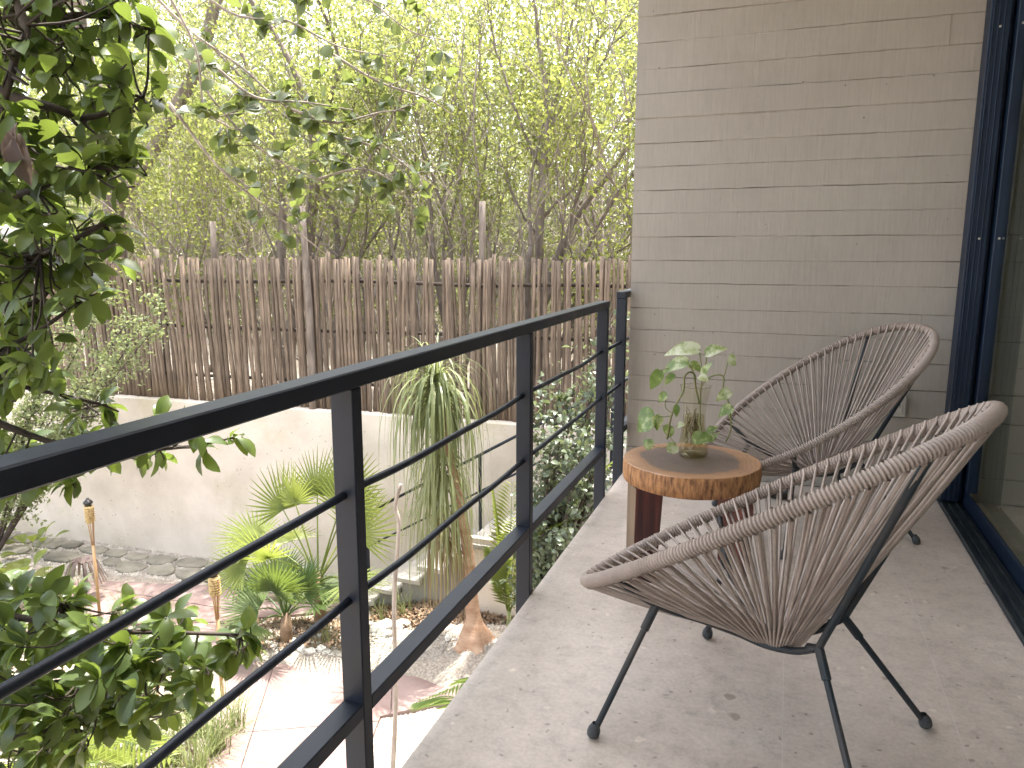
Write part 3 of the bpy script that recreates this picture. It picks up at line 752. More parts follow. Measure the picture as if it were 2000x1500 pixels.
# ================================================================== FENCE
def fence():
    t = thing('stick_fence', 'tall rustic fence of upright weathered sticks on the garden wall', 'fence', (-5, wall_line(-5) + .14, -.675))
    ztop = float(atY(740, 508, 7.9)[2])
    x = -12.6; protos = []
    for k in range(14):
        P = []; lean = 0
        ph = rng.uniform(0, 6); bend = rng.uniform(.004, .022)
        for i in range(7):
            u = i / 6; P.append((bend*math.sin(u*4+ph) - bend*math.sin(ph), bend*.6*math.sin(u*5+ph*2), u*1.8))
        r0 = 1.0
        rr = [ (1.0 - .18*u + .07*nz(u*5, k*3.3)) * .0245 for u in np.linspace(0, 1, 7)]
        protos.append(newmesh('stick', *tube(P, rr, 7), True)); protos[-1].materials.append(M['stick'])
    n = 0
    while x < 1.6:
        vis = -10.6 < x < -1.3
        sc = rng.uniform(.72, 1.28)
        x += .0225 * sc * (1.0 if vis else 2.0)
        dense = nz(x * .9, 3.3)
        o = bpy.data.objects.new('stick', rng.choice(protos)); col.objects.link(o); o.parent = t
        o.matrix_parent_inverse = Matrix.Translation(-Vector(t.location))
        h = (ztop + .675 + .02) * (1 + .012 * rng.gauss(0, 1)) + (.0 if rng.random() < .93 else rng.uniform(-.12, .05))
        o.location = (x, wall_line(x) + .13 + rng.uniform(-.02, .02), -.677)
        o.scale = (sc, sc, h / 1.8)
        lean = -.035 * max(0, min(1, (-4.6 - x) / 3)) + rng.gauss(0, .010)
        o.rotation_euler = (rng.gauss(0, .008), lean, rng.uniform(0, 6.28) * 0 + rng.uniform(-.6, .6))
        x += .0225 * sc * (1.0 if vis else 2.0) + (rng.uniform(-.008, .003) if rng.random() < .93 else rng.uniform(.005, .014 if dense < .1 else .03))
        n += 1
    for z in (.86, .28, -.36):
        P = [(xx, wall_line(xx) + .205 + .01*nz(xx, z), z + .03*nz(xx*.7, z*3)) for xx in np.linspace(-12.6, 1.6, 40)]
        obj('cross_pole', *tube(P, .022, 7), M['trunk_near'], t, True)
    for px, py, dy in ((418, 432, .23), (597, 402, .06), (940, 393, .25), (308, 486, .24)):
        p = atY(px, py, wall_line(-5) + .2); xx = float(p[0]); y = wall_line(xx) + dy
        top = float(atY(px, py, y)[2]); xx = float(atY(px, 505, y)[0])
        P = [(xx + .02*math.sin(u*4+px), y, -.68 + (top + .68) * u) for u in np.linspace(0, 1, 9)]
        obj('fence_post', *tube(P, [.046 - .010*u for u in np.linspace(0,1,9)], 9), M['trunk_tree'], t, True)
fence()

# ================================================================== FOLIAGE TOOLS
def leaf_template(kind):
    if kind == 'tiny':      # 4 verts
        return np.array([(0,0,0),(.5,.30,.07),(1,0,-.05),(.5,-.30,.07)], float), [(0,3,2),(0,2,1)]
    if kind == 'broad':     # glossy obovate leaf, 13 verts
        ps = [(0,.015),(.18,.16),(.42,.29),(.66,.31),(.86,.20),(1.0,.0)]
        V = []; F = []
        for i, (x, y) in enumerate(ps):
            z = -.22*x*x + .06*math.sin(x*3)
            if i == len(ps)-1: V.append((x, 0, z))
            else: V += [(x, 0, z), (x-.02, y, z+.26*y), (x-.02, -y, z+.26*y)]
        for i in range(len(ps)-2):
            a, b = 3*i, 3*i+3; F += [(a, b, b+1, a+1), (a, a+2, b+2, b)]
        a = 3*(len(ps)-2); e = len(V)-1; F += [(a, e, a+1), (a, a+2, e)]
        return np.array(V, float), F
def rand_rot(n, up=0.4):
    """random leaf frames: x along leaf, z face normal biased upward"""
    x = nr.normal(size=(n,3)); x /= np.linalg.norm(x, axis=1)[:,None]
    z = nr.normal(size=(n,3)) * (1-up) + np.array([0,0,1.]) * up * 2
    z -= x * (z*x).sum(1)[:,None]; z /= np.linalg.norm(z, axis=1)[:,None] + 1e-9
    y = np.cross(z, x); return x, y, z
def leaf_mesh(name, pos, size, kind='tiny', up=.4, aspect=1., frames=None):
    T, TF = leaf_template(kind); n = len(pos); k = len(T)
    x, y, z = frames if frames is not None else rand_rot(n, up)
    size = np.broadcast_to(np.asarray(size, float), (n,))[:, None, None]
    V = pos[:, None, :] + size * (T[None,:,0:1]*x[:,None,:] + aspect*T[None,:,1:2]*y[:,None,:] + T[None,:,2:3]*z[:,None,:])
    me = bpy.data.meshes.new(name)
    tri = np.array([f for f in TF if len(f) == 3], int).reshape(-1, 3); quad = [f for f in TF if len(f) == 4]
    loops = []; starts = []; tot = []
    flat = [i for f in TF for i in f]; lens = [len(f) for f in TF]
    base = (np.arange(n) * k)[:, None]
    L_ = (base + np.array(flat)[None]).ravel(); lens_all = np.tile(lens, n); st = np.concatenate([[0], np.cumsum(lens_all)[:-1]])
    me.vertices.add(n*k); me.vertices.foreach_set('co', V.reshape(-1).astype(np.float32))
    me.loops.add(len(L_)); me.loops.foreach_set('vertex_index', L_.astype(np.int32))
    me.polygons.add(len(lens_all)); me.polygons.foreach_set('loop_start', st.astype(np.int32))
    me.update(calc_edges=True); me.validate()
    a = me.attributes.new('lv', 'FLOAT', 'POINT'); a.data.foreach_set('value', np.repeat(nr.random(n), k).astype(np.float32))
    return me
def foliage(name, pos, size, mat, parent, kind='tiny', up=.4, aspect=1., frames=None):
    me = leaf_mesh(name, np.asarray(pos, float), size, kind, up, aspect, frames); me.materials.append(mat)
    o = bpy.data.objects.new(name, me); col.objects.link(o)
    if parent is not None:
        o.parent = parent; o.matrix_parent_inverse = Matrix.Translation(-Vector(parent.location)); o['kind'] = 'stuff'
    return o
def grow(p, d, length, r, depth, out, tips, bendup=.15, spread=.5, nchild=(2, 3), seg=5, wig=.12, shrink=(.6, .82)):
    P = [np.array(p, float)]; d = np.array(d, float); d /= np.linalg.norm(d)
    for i in range(seg):
        d = d + np.array([rng.gauss(0, wig), rng.gauss(0, wig), rng.gauss(0, wig*.6) + bendup*.25]); d /= np.linalg.norm(d)
        P.append(P[-1] + d * length / seg)
    r1 = r * .62
    out.append((P, np.linspace(r, r1, len(P)), depth))
    if depth == 0:
        for i in range(1, len(P)): tips.append((P[i], d))
        return
    if depth == 1:
        for i in range(2, len(P)): tips.append((P[i], d))
    n = rng.randint(*nchild)
    for c in range(n):
        i = len(P) - 1 if c == 0 else rng.randint(max(1, seg//2 - 1), len(P) - 1)
        a = rng.uniform(0, 6.283); s = spread * rng.uniform(.6, 1.25)
        perp = np.cross(d, [math.cos(a), math.sin(a), .3]); perp /= np.linalg.norm(perp) + 1e-9
        grow(P[i], d + perp * s, length * rng.uniform(*shrink), max(r1 * rng.uniform(.6, .85), .004), depth-1, out, tips, bendup, spread, nchild, seg, wig, shrink)
def tree(name, label, base, stems, mat, cat='tree', group=None, length=1.7, r=.05, depth=4, leaf=.06, per=7, cl=.20, spread=.5, bendup=.2, nchild=(2,3), tmat=None, up=.3, kind='tiny', aspect=1., lift=(0,0,0)):
    t = thing(name, label, cat, base, 0, group); tm = tmat or M['trunk_tree']
    br = MB(); tips = []
    for (dx, dy, dz, ls, rs) in stems:
        out = []; grow(base, (dx, dy, dz), length*ls, r*rs, depth, out, tips, bendup, spread, nchild)
        P, rr, dp = out[0]
        Q = smooth_path(P, 3); obj('trunk', *tube(Q, np.interp(np.linspace(0,1,len(Q)), np.linspace(0,1,len(rr)), rr), 8), tm, t, True)
        for P, rr, dp in out[1:]: br.tube(P, rr, 5 if dp > 1 else 4, False)
    br.build('branches', tm, t, True)
    tp = np.array([p for p, d in tips]); n = len(tp) * per
    pos = np.repeat(tp, per, 0) + nr.normal(size=(n,3)) * cl * np.array([1,1,.7])
    foliage('crown', pos, leaf * nr.uniform(.65, 1.35, n), mat, t, kind, up, aspect)
    return t

# ================================================================== TREES BEYOND THE FENCE
def bp(px, Y):  # base of a stem seen at fence-top height at pixel px
    p = atY(px, 512, Y); return (float(p[0]), Y, uz(float(p[0]), Y) - .05)
grp = 'trees beyond the stick fence'
tree('slender_tree', 'multi-stemmed slender tree with tall fan of thin branches near the concrete wall', bp(1050, 8.9),
     [(.0,.05,1,1.35,1.15),(-.30,.1,1,1.2,.8),(.34,.05,1,1.2,.8),(.55,.1,1,1.1,.6)], M['leaf_far'], group=grp, length=1.75, r=.066, depth=4, per=7, leaf=.060, cl=.19, spread=.40, bendup=.3)
tree('slender_tree', 'thin-stemmed tree rising in a tight bunch behind the tall bare fence post', bp(890, 9.1),
     [(-.2,0,1,1.2,.8),(.02,.1,1,1.25,.8),(.2,0,1,1.15,.7)], M['leaf_far2'], group=grp, length=1.7, r=.055, depth=4, per=7, leaf=.058, cl=.19, spread=.36, bendup=.3)
tree('forked_tree', 'forked tree with long pale limbs sweeping up and away from the wall', bp(662, 8.7),
     [(-.10,0,1,1.0,1.25),(.22,.1,1,1.0,.85),(-.95,.1,.75,1.5,.30),(-.7,.1,.9,1.3,.3)], M['leaf_far2'], group=grp, length=1.65, r=.058, depth=4, per=7, leaf=.060, cl=.19, spread=.52)
tree('thick_tree', 'tree with a straight thick grey trunk standing just behind the fence', bp(548, 9.0),
     [(.03,0,1,1.9,1.7)], M['leaf_far2'], group=grp, length=1.7, r=.072, depth=4, per=13, leaf=.064, cl=.26, spread=.6, nchild=(3,3))
b0 = bp(195, 9.8)
tree('leaning_tree', 'large tree whose thick brown trunk leans over behind the broadleaf foliage', b0,
     [(.42,.02,1,2.7,2.3)], M['leaf_far2'], group=grp, length=1.8, r=.085, depth=4, per=13, leaf=.064, cl=.28, spread=.65, nchild=(3,3), bendup=.05)
tree('slender_tree', 'slim tree with arching bare twigs above the middle of the fence', bp(400, 9.4),
     [(.1,0,1,1.1,.9),(-.5,0,.9,1.2,.45),(.6,0,.8,1.2,.4)], M['leaf_far'], group=grp, length=1.6, r=.045, depth=4, per=7, leaf=.058, cl=.19, spread=.5)
tree('bright_tree', 'bright yellow-green tree pressed against the edge of the concrete wall', bp(1235, 10.8),
     [(-.15,0,1,1.2,1),(.2,0,1,1.2,.9),(-.45,0,1,1.1,.7)], M['leaf_far'], group=grp, length=1.8, r=.05, depth=4, per=13, leaf=.066, cl=.22, spread=.45, bendup=.25)
tree('slender_tree', 'wispy tree far behind the forked tree', bp(760, 13.0), [(.1,0,1,1.3,1),(-.2,0,1,1.3,.9)], M['leaf_far'], group=grp, length=1.9, r=.05, depth=4, per=16, leaf=.07, cl=.30, spread=.5)
tree('slender_tree', 'wispy tree far behind the leaning brown trunk', bp(300, 12.5), [(.1,0,1,1.3,1),(-.25,0,1,1.3,.9)], M['leaf_far2'], group=grp, length=1.9, r=.05, depth=4, per=16, leaf=.07, cl=.30, spread=.5)
tree('slender_tree', 'wispy tree beyond the straight thick grey trunk', bp(480, 14.0), [(.15,0,1,1.4,1),(-.2,0,1,1.3,.9)], M['leaf_far'], group=grp, length=1.9, r=.05, depth=4, per=16, leaf=.07, cl=.30, spread=.5)
def limbs(t, Y, lines):
    tips = []
    for px, r0, r1 in lines:
        yy = Y; P = []
        for x, y in px: P.append(atY(x, y, yy)); yy += rng.uniform(-.12, .16)
        P = smooth_path(P, 6); P = [p + nr.normal(size=3) * .008 for p in P]
        obj('limb', *tube(P, np.linspace(r0, r1, len(P)), 7, False), M['trunk_tree'], t, True)
        mb = MB()
        for p in P[len(P)//3::2]:
            for k in range(2):
                d = np.array([rng.gauss(0,.8), rng.gauss(0,.5), rng.uniform(.2,1.)]); d /= np.linalg.norm(d); e = p + d * rng.uniform(.3, .9); m_ = (p+e)/2 + np.array([0,0,.05]); mb.tube(smooth_path([p, m_, e], 3), np.linspace(.007,.0025,7), 4, False)
                for u in (.4,.6,.8,1.): tips.append(p + (e-p)*u)
        mb.build('twigs', M['trunk_tree'], t, True)['kind'] = 'stuff'
    tp = np.array(tips); n = len(tp)*6; foliage('spring_leaves', np.repeat(tp, 6, 0) + nr.normal(size=(n,3))*.10, .055*nr.uniform(.7,1.3,n), M['leaf_far'], t)
TL = [o for o in col.objects if o.get('group') == grp]
limbs(TL[0], 8.9, [([(1050,560),(1055,420),(1060,330),(1068,250),(1065,160),(1050,60),(1040,-60)], .06, .014), ([(1060,340),(1020,250),(985,150),(960,60),(945,-40)], .022, .008), ([(1068,255),(1120,170),(1160,90),(1195,-30)], .024, .008),
    ([(1058,350),(1130,215),(1180,120),(1215,30)], .022, .007), ([(1070,245),(1100,130),(1125,0),(1135,-60)], .02, .007), ([(1055,430),(1150,330),(1235,195)], .022, .007), ([(1053,470),(1000,380),(975,300)], .016, .006)])
limbs(TL[1], 9.1, [([(900,560),(905,430),(895,350),(915,250),(935,140),(940,40)], .032, .008), ([(885,560),(872,430),(840,330),(815,240),(800,150)], .026, .007), ([(915,560),(930,400),(950,300),(955,200)], .022, .006)])
limbs(TL[2], 8.7, [([(665,570),(657,440),(640,390),(612,300),(600,240),(560,130)], .05, .012), ([(668,490),(695,400),(708,340),(760,240),(800,150),(840,40)], .03, .008), ([(660,500),(560,412),(430,332),(350,300)], .02, .006), ([(640,395),(560,330),(470,230),(400,130)], .018, .006)])
limbs(TL[3], 9.0, [([(545,560),(553,430),(548,330),(520,220),(470,100)], .075, .03)])
limbs(TL[4], 9.4, [([(150,560),(200,450),(265,350),(335,225),(385,130),(440,-60)], .13, .085)])
def woodland():
    n = 330000
    # low dense understorey then thinner towards the top
    y = nr.uniform(11.5, 24, n); lat = nr.uniform(-1.25, .45, n)
    x = y * lat; h = nr.power(1.0, n)
    zc = uz(0, 12) + nr.gamma(1.7, 1.9, n) * (y / 15)
    pos = np.stack([x, y, zc], 1)
    keep = np.array([nz(p[0]*.55, p[1]*.4, p[2]*.6) + .25*nz(p[0]*2, p[1]*2, p[2]*2) > -.16 for p in pos])
    pos = pos[keep]
    me = leaf_mesh('woodland', pos, nr.uniform(.065, .125, len(pos)) * (pos[:,1] / 15), 'tiny', .3); me.materials.append(M['leaf_wood'])
    o = bpy.data.objects.new('woodland', me); col.objects.link(o)
    tag(o, 'mass of pale green scrub woodland filling the view behind the trees', 'woodland', kind='stuff')
    m2 = 120000; y = nr.uniform(25, 34, m2); pos = np.stack([y * nr.uniform(-1.3, .5, m2), y, -.3 + 15 * nr.random(m2) ** 1.15], 1)
    keep = np.array([nz(p[0]*.22, p[1]*.2, p[2]*.26) + .35*nz(p[0]*.9, p[1]*.9, p[2]*.9) - .020 * p[2] > -.46 for p in pos]); pos = pos[keep]
    me = leaf_mesh('distant_wood', pos, nr.uniform(.17, .32, len(pos)), 'tiny', .3); me.materials.append(M['leaf_wood'])
    o = bpy.data.objects.new('distant_wood', me); col.objects.link(o); tag(o, 'tall distant wood closing the view above the scrub', 'woodland', kind='stuff')
    b = MB()
    for i in range(520):
        yy = rng.uniform(8.8, 18); xx = yy * rng.uniform(-1.15, .3); z = uz(xx, yy)
        out = []; grow((xx, yy, z), (rng.gauss(0,.25), rng.gauss(0,.1), 1), rng.uniform(1.0, 2.9), rng.uniform(.012, .034), 2, out, [], .15, .45, (2,3))
        for P, rr, dp in out: b.tube(P, rr, 4, False)
    o = b.build('brushwood', M['trunk_far']); tag(o, 'tangle of thin pale stems in the woodland behind the fence', 'brushwood', kind='stuff')
woodland()

# ================================================================== NEAR BROADLEAF TREE
def inpoly(x, y, P):
    c = False; j = len(P)-1
    for i in range(len(P)):
        if (P[i][1] > y) != (P[j][1] > y) and x < (P[j][0]-P[i][0])*(y-P[i][1])/(P[j][1]-P[i][1])+P[i][0]: c = not c
        j = i
    return c
def near_tree():
    base = np.array([-2.6, .6, GZ])
    t = thing('broadleaf_tree', 'glossy dark green broadleaf tree leaning in beside the balcony railing', 'tree', base)
    trunk = [base, (-2.55, .65, -1.6), (-2.62, .72, -.3), (-2.5, .8, .9), (-2.6, .75, 2.2), (-2.5, .9, 3.4)]
    TP = smooth_path(trunk, 5); obj('trunk', *tube(TP, np.linspace(.075, .035, len(TP)), 10), M['trunk_near'], t, True)
    TP = np.array(TP); bpts = []; ends = []
    def branch(px, r0=.014, r1=.004):
        P = [atD(*q) for q in px]; i = int(np.argmin(np.linalg.norm(TP - P[0] + np.array([0,0,.3]), axis=1)))
        P = smooth_path([TP[i]] + P, 5); obj('branch', *tube(P, np.linspace(r0, r1, len(P)), 7), M['trunk_near'], t, True)
        bpts.extend(P[5:]); ends.append(P[-1]); ends.append(P[-4])
    branch([(-120,-120,1.9),(42,30,1.75),(30,110,1.7),(6,210,1.7),(-15,300,1.75)], .012, .004)
    branch([(-160,60,2.1),(60,40,2.0),(190,30,1.95),(300,60,1.95)]); branch([(-200,180,2.0),(60,200,1.8),(170,230,1.8),(280,190,1.8)])
    branch([(-200,400,2.0),(40,380,1.8),(140,330,1.8),(260,330,1.85)]); branch([(-200,520,2.0),(50,500,1.8),(140,470,1.8),(215,430,1.85)])
    branch([(-160,660,2.1),(0,672,1.9),(60,655,1.9),(135,605,1.9),(190,570,1.9)], .008, .003); branch([(-200,620,2.2),(40,600,2.0),(120,540,2.0)])
    branch([(-200,760,2.2),(0,828,2.1),(60,850,2.1),(125,868,2.1),(260,880,2.15),(380,870,2.2),(455,855,2.25)], .011, .003)
    branch([(-120,740,2.2),(60,760,2.1),(200,790,2.1)], .008); branch([(-200,930,2.3),(20,935,2.2),(110,925,2.2)], .008)
    branch([(-220,1180,2.4),(0,1200,2.3),(180,1230,2.2),(330,1235,2.2),(470,1240,2.2)], .012); branch([(-220,1380,2.4),(0,1350,2.3),(200,1320,2.2),(400,1300,2.2)], .012)
    branch([(-220,1480,2.4),(30,1440,2.3),(220,1400,2.3)], .01); branch([(-200,1150,2.4),(10,1150,2.3),(120,1180,2.3)], .01)
    B = np.array(bpts)
    regs = [([(-90,-60),(330,-60),(345,70),(320,150),(345,190),(300,330),(250,380),(235,470),(215,560),(130,640),(110,760),(-90,790)], 250, (1.55, 2.35)),
            ([(-60,700),(60,690),(110,790),(200,745),(250,800),(340,815),(478,850),(470,880),(420,880),(330,905),(200,930),(120,965),(-60,1000)], 64, (1.95, 2.4)),
            ([(-60,1130),(100,1150),(220,1185),(420,1195),(495,1258),(465,1300),(420,1345),(350,1400),(200,1440),(130,1500),(-60,1560)], 160, (2.0, 2.6)),
            ([(-620,-420),(260,-420),(280,-70),(-90,-70),(-90,1000),(-620,1000)], 210, (2.0, 2.9)), ([(-560,1000),(-70,1000),(-70,1650),(-560,1650)], 70, (2.2, 2.9))]
    leaves = []; tw = MB()
    for poly, n, (d0, d1) in regs:
        x0, x1 = min(p[0] for p in poly), max(p[0] for p in poly); y0, y1 = min(p[1] for p in poly), max(p[1] for p in poly); c = 0
        while c < n:
            x, y = rng.uniform(x0, x1), rng.uniform(y0, y1)
            if not inpoly(x, y, poly): continue
            if n == 250 and rng.random() < max(0, (x - 60) / 330): continue
            c += 1
            p = atD(x, y, rng.uniform(d0, d1))
            if n == 64 and ends: p = ends.pop() + nr.normal(size=3) * .015
            if p[0] > -1.02: p = p * 1.0; p[0] = -1.02 - rng.random() * .1
            q = B[int(np.argmin(np.linalg.norm(B - p, axis=1)))]
            d = p - q; l = np.linalg.norm(d)
            if l > .42: p = q + d / l * .42 * rng.uniform(.7, 1); d = p - q; l = np.linalg.norm(d)
            mid = (p + q) / 2 + np.array([rng.gauss(0,.02), rng.gauss(0,.02), -.02]); tw.tube(smooth_path([q, mid, p], 3), np.linspace(.0032, .0016, 7), 4, False)
            d = d / (l + 1e-6)
            for k in range(rng.randint(5, 8)):
                a = k * 2.4 + rng.uniform(-.3, .3); perp = np.cross(d, [math.cos(a), math.sin(a), .5]); perp /= np.linalg.norm(perp) + 1e-6
                ld = d * rng.uniform(.1, .9) + perp + np.array([0, 0, rng.uniform(-.45, .15)]); ld /= np.linalg.norm(ld)
                up = np.array([rng.gauss(0,.45), rng.gauss(0,.45), 1.0]); up -= ld * (up @ ld); up /= np.linalg.norm(up)
                leaves.append((p - d * rng.uniform(0, .05), ld, np.cross(up, ld), up, rng.uniform(.044, .080)))
    tw.build('twigs', M['trunk_near'], t, True)['kind'] = 'stuff'
    leaves.sort(key=lambda L_: np.linalg.norm(L_[0] - _C) / L_[4])
    T, TF = leaf_template('broad'); meshes = []
    for k in range(4):
        Tk = T.copy(); Tk[:,2] += (-.10 + .10*k) * T[:,0]**2 + .03*np.sin(T[:,0]*9+k)*np.sign(T[:,1]); Tk[:,1] *= (.78, .95, .88, .72)[k]
        me = newmesh('leaf', Tk, TF, True); me.materials.append(M['leaf_near']); meshes.append(me)
    inv = Matrix.Translation(-Vector(t.location))
    for p, x, y, z, s in leaves[:290]:
        o = bpy.data.objects.new('leaf', rng.choice(meshes)); col.objects.link(o); o.parent = t; o.matrix_parent_inverse = inv
        m = Matrix((tuple(x*s)+(p[0],), tuple(y*s)+(p[1],), tuple(z*s)+(p[2],), (0,0,0,1))); m = Matrix(((x[0]*s, y[0]*s, z[0]*s, p[0]), (x[1]*s, y[1]*s, z[1]*s, p[1]), (x[2]*s, y[2]*s, z[2]*s, p[2]), (0,0,0,1)))
        o.matrix_local = m
    rest = leaves[290:]
    A = lambda i: np.array([l[i] for l in rest])
    foliage('foliage', A(0), A(4), M['leaf_near'], t, 'broad', aspect=.84, frames=(A(1), A(2), A(3)))
    for k, (px, py) in enumerate(((28, 250), (40, 262), (16, 258), (34, 240))):
        p = atD(px, py, 1.62); d = np.array([rng.gauss(0,.25), rng.gauss(0,.25), -1.]); d /= np.linalg.norm(d); u = np.array([rng.gauss(0,1), -1., 0]); u -= d*(u@d); u /= np.linalg.norm(u)
        obj('dead_leaf', [p + .085*(d*v[0] + np.cross(u,d)*v[1]*.8 + u*v[2]*1.6) for v in T], TF, M['dry'], t, True)
    # crown above the picture, which keeps the low branches in broken shade
    tips = [(-2.6 + rng.gauss(0,.75), 1.2 + rng.gauss(0,.9), 3.4 + rng.gauss(0,.5)) for i in range(240)]
    pos = np.repeat(np.array(tips), 6, 0) + nr.normal(size=(1440,3)) * .09
    foliage('upper_crown', pos, nr.uniform(.06,.09,1440), M['leaf_near'], t, 'broad', .5)
near_tree()

def mid_tree():
    base = np.array([-5.6, 3.2, GZ])
    t = thing('round_leaf_tree', 'airy tree with round leaves on long thin twigs in front of the fence', 'tree', base)
    trunk = smooth_path([base, (-5.5, 3.3, -.8), (-5.35, 3.3, 1.2), (-5.2, 3.4, 2.9), (-4.9, 3.5, 4.0)], 5); obj('trunk', *tube(trunk, np.linspace(.07,.03,len(trunk)), 9), M['trunk_far'], t, True)
    TP = np.array(trunk); tw = MB(); L_ = []
    twigs = [[(200,-120,4.6),(360,50,4.5),(470,130,4.5),(560,210,4.5),(640,260,4.5),(700,300,4.5)], [(260,-140,4.7),(440,20,4.6),(560,40,4.6),(660,90,4.6),(760,110,4.6)],
             [(360,-160,4.8),(560,-40,4.7),(700,-10,4.7),(800,60,4.7),(880,80,4.7)], [(330,60,4.5),(420,200,4.4),(520,300,4.4),(620,350,4.4),(690,380,4.4)],
             [(560,210,4.5),(650,240,4.4),(740,220,4.4),(790,215,4.4)], [(420,130,4.4),(500,190,4.4),(600,200,4.4),(690,215,4.4)], [(640,260,4.5),(740,290,4.5),(800,330,4.5),(840,380,4.5)],
             [(640,100,4.6),(740,160,4.6),(830,190,4.6),(885,225,4.6)], [(620,350,4.4),(700,330,4.4),(760,350,4.4),(805,405,4.4)], [(330,200,4.3),(430,330,4.3),(540,420,4.4),(640,500,4.5)],
             [(300,-60,4.3),(380,90,4.3),(400,210,4.3),(450,250,4.3)]]
    for q in twigs:
        P = smooth_path([atD(*p) for p in q], 5)
        if q[0][1] < 0: P = smooth_path([TP[int(np.argmin(np.linalg.norm(TP - P[0], axis=1)))], P[0] + (P[1]-P[0])*.01], 4)[:-1] + P
        obj('branch', *tube(P, np.linspace(.0085, .003, len(P)), 6), M['trunk_far'], t, True)
        for p in P[len(P)//4:]:
            for k in range(rng.randint(0, 2)):
                d = np.array([rng.gauss(0,1), rng.gauss(0,.6), rng.gauss(-.2,.7)]); d /= np.linalg.norm(d); e = p + d * rng.uniform(.06,.26); tw.tube([p, e], [.003,.0016], 4, False)
                for j in range(rng.randint(2, 5)):
                    ld = d + np.array([rng.gauss(0,.7), rng.gauss(0,.7), rng.gauss(-.2,.6)]); ld /= np.linalg.norm(ld)
                    u = np.array([rng.gauss(0,.6), rng.gauss(0,.6)-.3, .8]); u -= ld*(u@ld); u /= np.linalg.norm(u); L_.append((p + (e-p)*rng.uniform(.5,1), ld, np.cross(u,ld), u, rng.uniform(.055,.095)))
    tw.build('twigs', M['trunk_far'], t, True)['kind'] = 'stuff'
    A = lambda i: np.array([l[i] for l in L_])
    foliage('foliage', A(0), A(4), M['leaf_mid'], t, 'broad', aspect=1.25, frames=(A(1), A(2), A(3)))
mid_tree()

# ================================================================== GARDEN PLANTS
def spray_shrub(name, label, base, targets, mat, leaf, per, cl, cat='shrub', group=None, r=.02, tmat=None, kind='tiny', sub=5, aspect=1.):
    t = thing(name, label, cat, base, 0, group); b = MB(); tips = []
    base = np.array(base, float)
    for tg in targets:
        tg = np.array(tg, float); mid = base + (tg - base) * .55 + np.array([rng.gauss(0,.06), rng.gauss(0,.06), .12])
        P = smooth_path([base, mid, tg], 6); b.tube(P, np.linspace(r, .004, len(P)), 6, False)
        for p in P[3:]:
            for k in range(sub):
                d = (tg - base) / np.linalg.norm(tg - base) * .6 + np.array([rng.gauss(0,.7), rng.gauss(0,.7), rng.gauss(0,.5)]); e = p + d / np.linalg.norm(d) * rng.uniform(.1, .32); b.tube([p, (p+e)/2 + np.array([0,0,.015]), e], [.003,.0022,.001], 3, False)
                for u in (.4,.7,1.): tips.append(p + (e-p)*u)
    b.build('branches', tmat or M['trunk_near'], t, True)
    tp = np.array(tips); n = len(tp)*per; pos = np.repeat(tp, per, 0) + nr.normal(size=(n,3))*cl
    foliage('foliage', pos, leaf*nr.uniform(.7,1.3,n), mat, t, kind, .45, aspect)
A3 = lambda px, py, Y: atY(px, py, Y)
# feathery pale shrub in front of the fence, far side
bb = A3(-40, 900, 6.4); 
spray_shrub('feathery_shrub', 'feathery pale green shrub arching in front of the fence', (bb[0], 6.4, GZ), [A3(300,600,6.3), A3(290,655,6.2), A3(200,590,6.5), A3(240,640,6.4), A3(140,640,6.4), A3(150,760,6.2), A3(90,700,6.4), A3(170,820,6.3), A3(60,800,6.3)], M['leaf_pale'], .05, 4, .04, sub=8)
# glossy grey-green shrub beyond the railing end
spray_shrub('glossy_shrub', 'bushy shrub with small glossy grey-green leaves beyond the railing end', (-1.95, 6.0, GZ + .2), [A3(1060,800,6.1), A3(1100,830,5.9), A3(1150,850,6.0), A3(1190,800,6.2), A3(1120,780,6.3), A3(1180,880,5.9), A3(1075,890,5.8), A3(1130,900,5.8), A3(1205,700,6.4), A3(1195,640,6.6), A3(1090,760,6.3), A3(1160,760,6.2), A3(1060,850,5.9), A3(1060,1080,5.8), A3(1090,1050,5.6)], M['leaf_shrub'], .062, 2, .03, r=.03, kind='broad', sub=4, aspect=.9)
# thick short trunk of that shrub
def fan_leaf(mb, hub, d, up, R_, nseg=26, ang=2.9, w=.030):
    """fan of narrow folded segments joined near the hub"""
    d = d / np.linalg.norm(d); up = up - d*(up@d); up /= np.linalg.norm(up); s = np.cross(d, up)
    for i in range(nseg):
        a = (i/(nseg-1) - .5) * ang * 1.15; e = np.cos(a)*d + np.sin(a)*s; L = R_ * (.80 + .2*math.cos(a)) * rng.uniform(.92, 1.05)
        sd = np.cross(up, e); dr = rng.uniform(-.02, .09)
        pts = [(0., .004), (.26, w*.30 + R_*.005), (.55, w*.42), (1., .001)]
        V = []
        for u, ww in pts:
            c = hub + e*L*u + up*(.05*math.sin(u*2)*L*0 - dr*L*u*u) ; V += [c - sd*ww + up*ww*.35, c, c + sd*ww + up*ww*.35]
        F = []
        for k in range(3): F += [(3*k,3*k+1,3*k+4,3*k+3),(3*k+1,3*k+2,3*k+5,3*k+4)]
        mb.add(V, F)
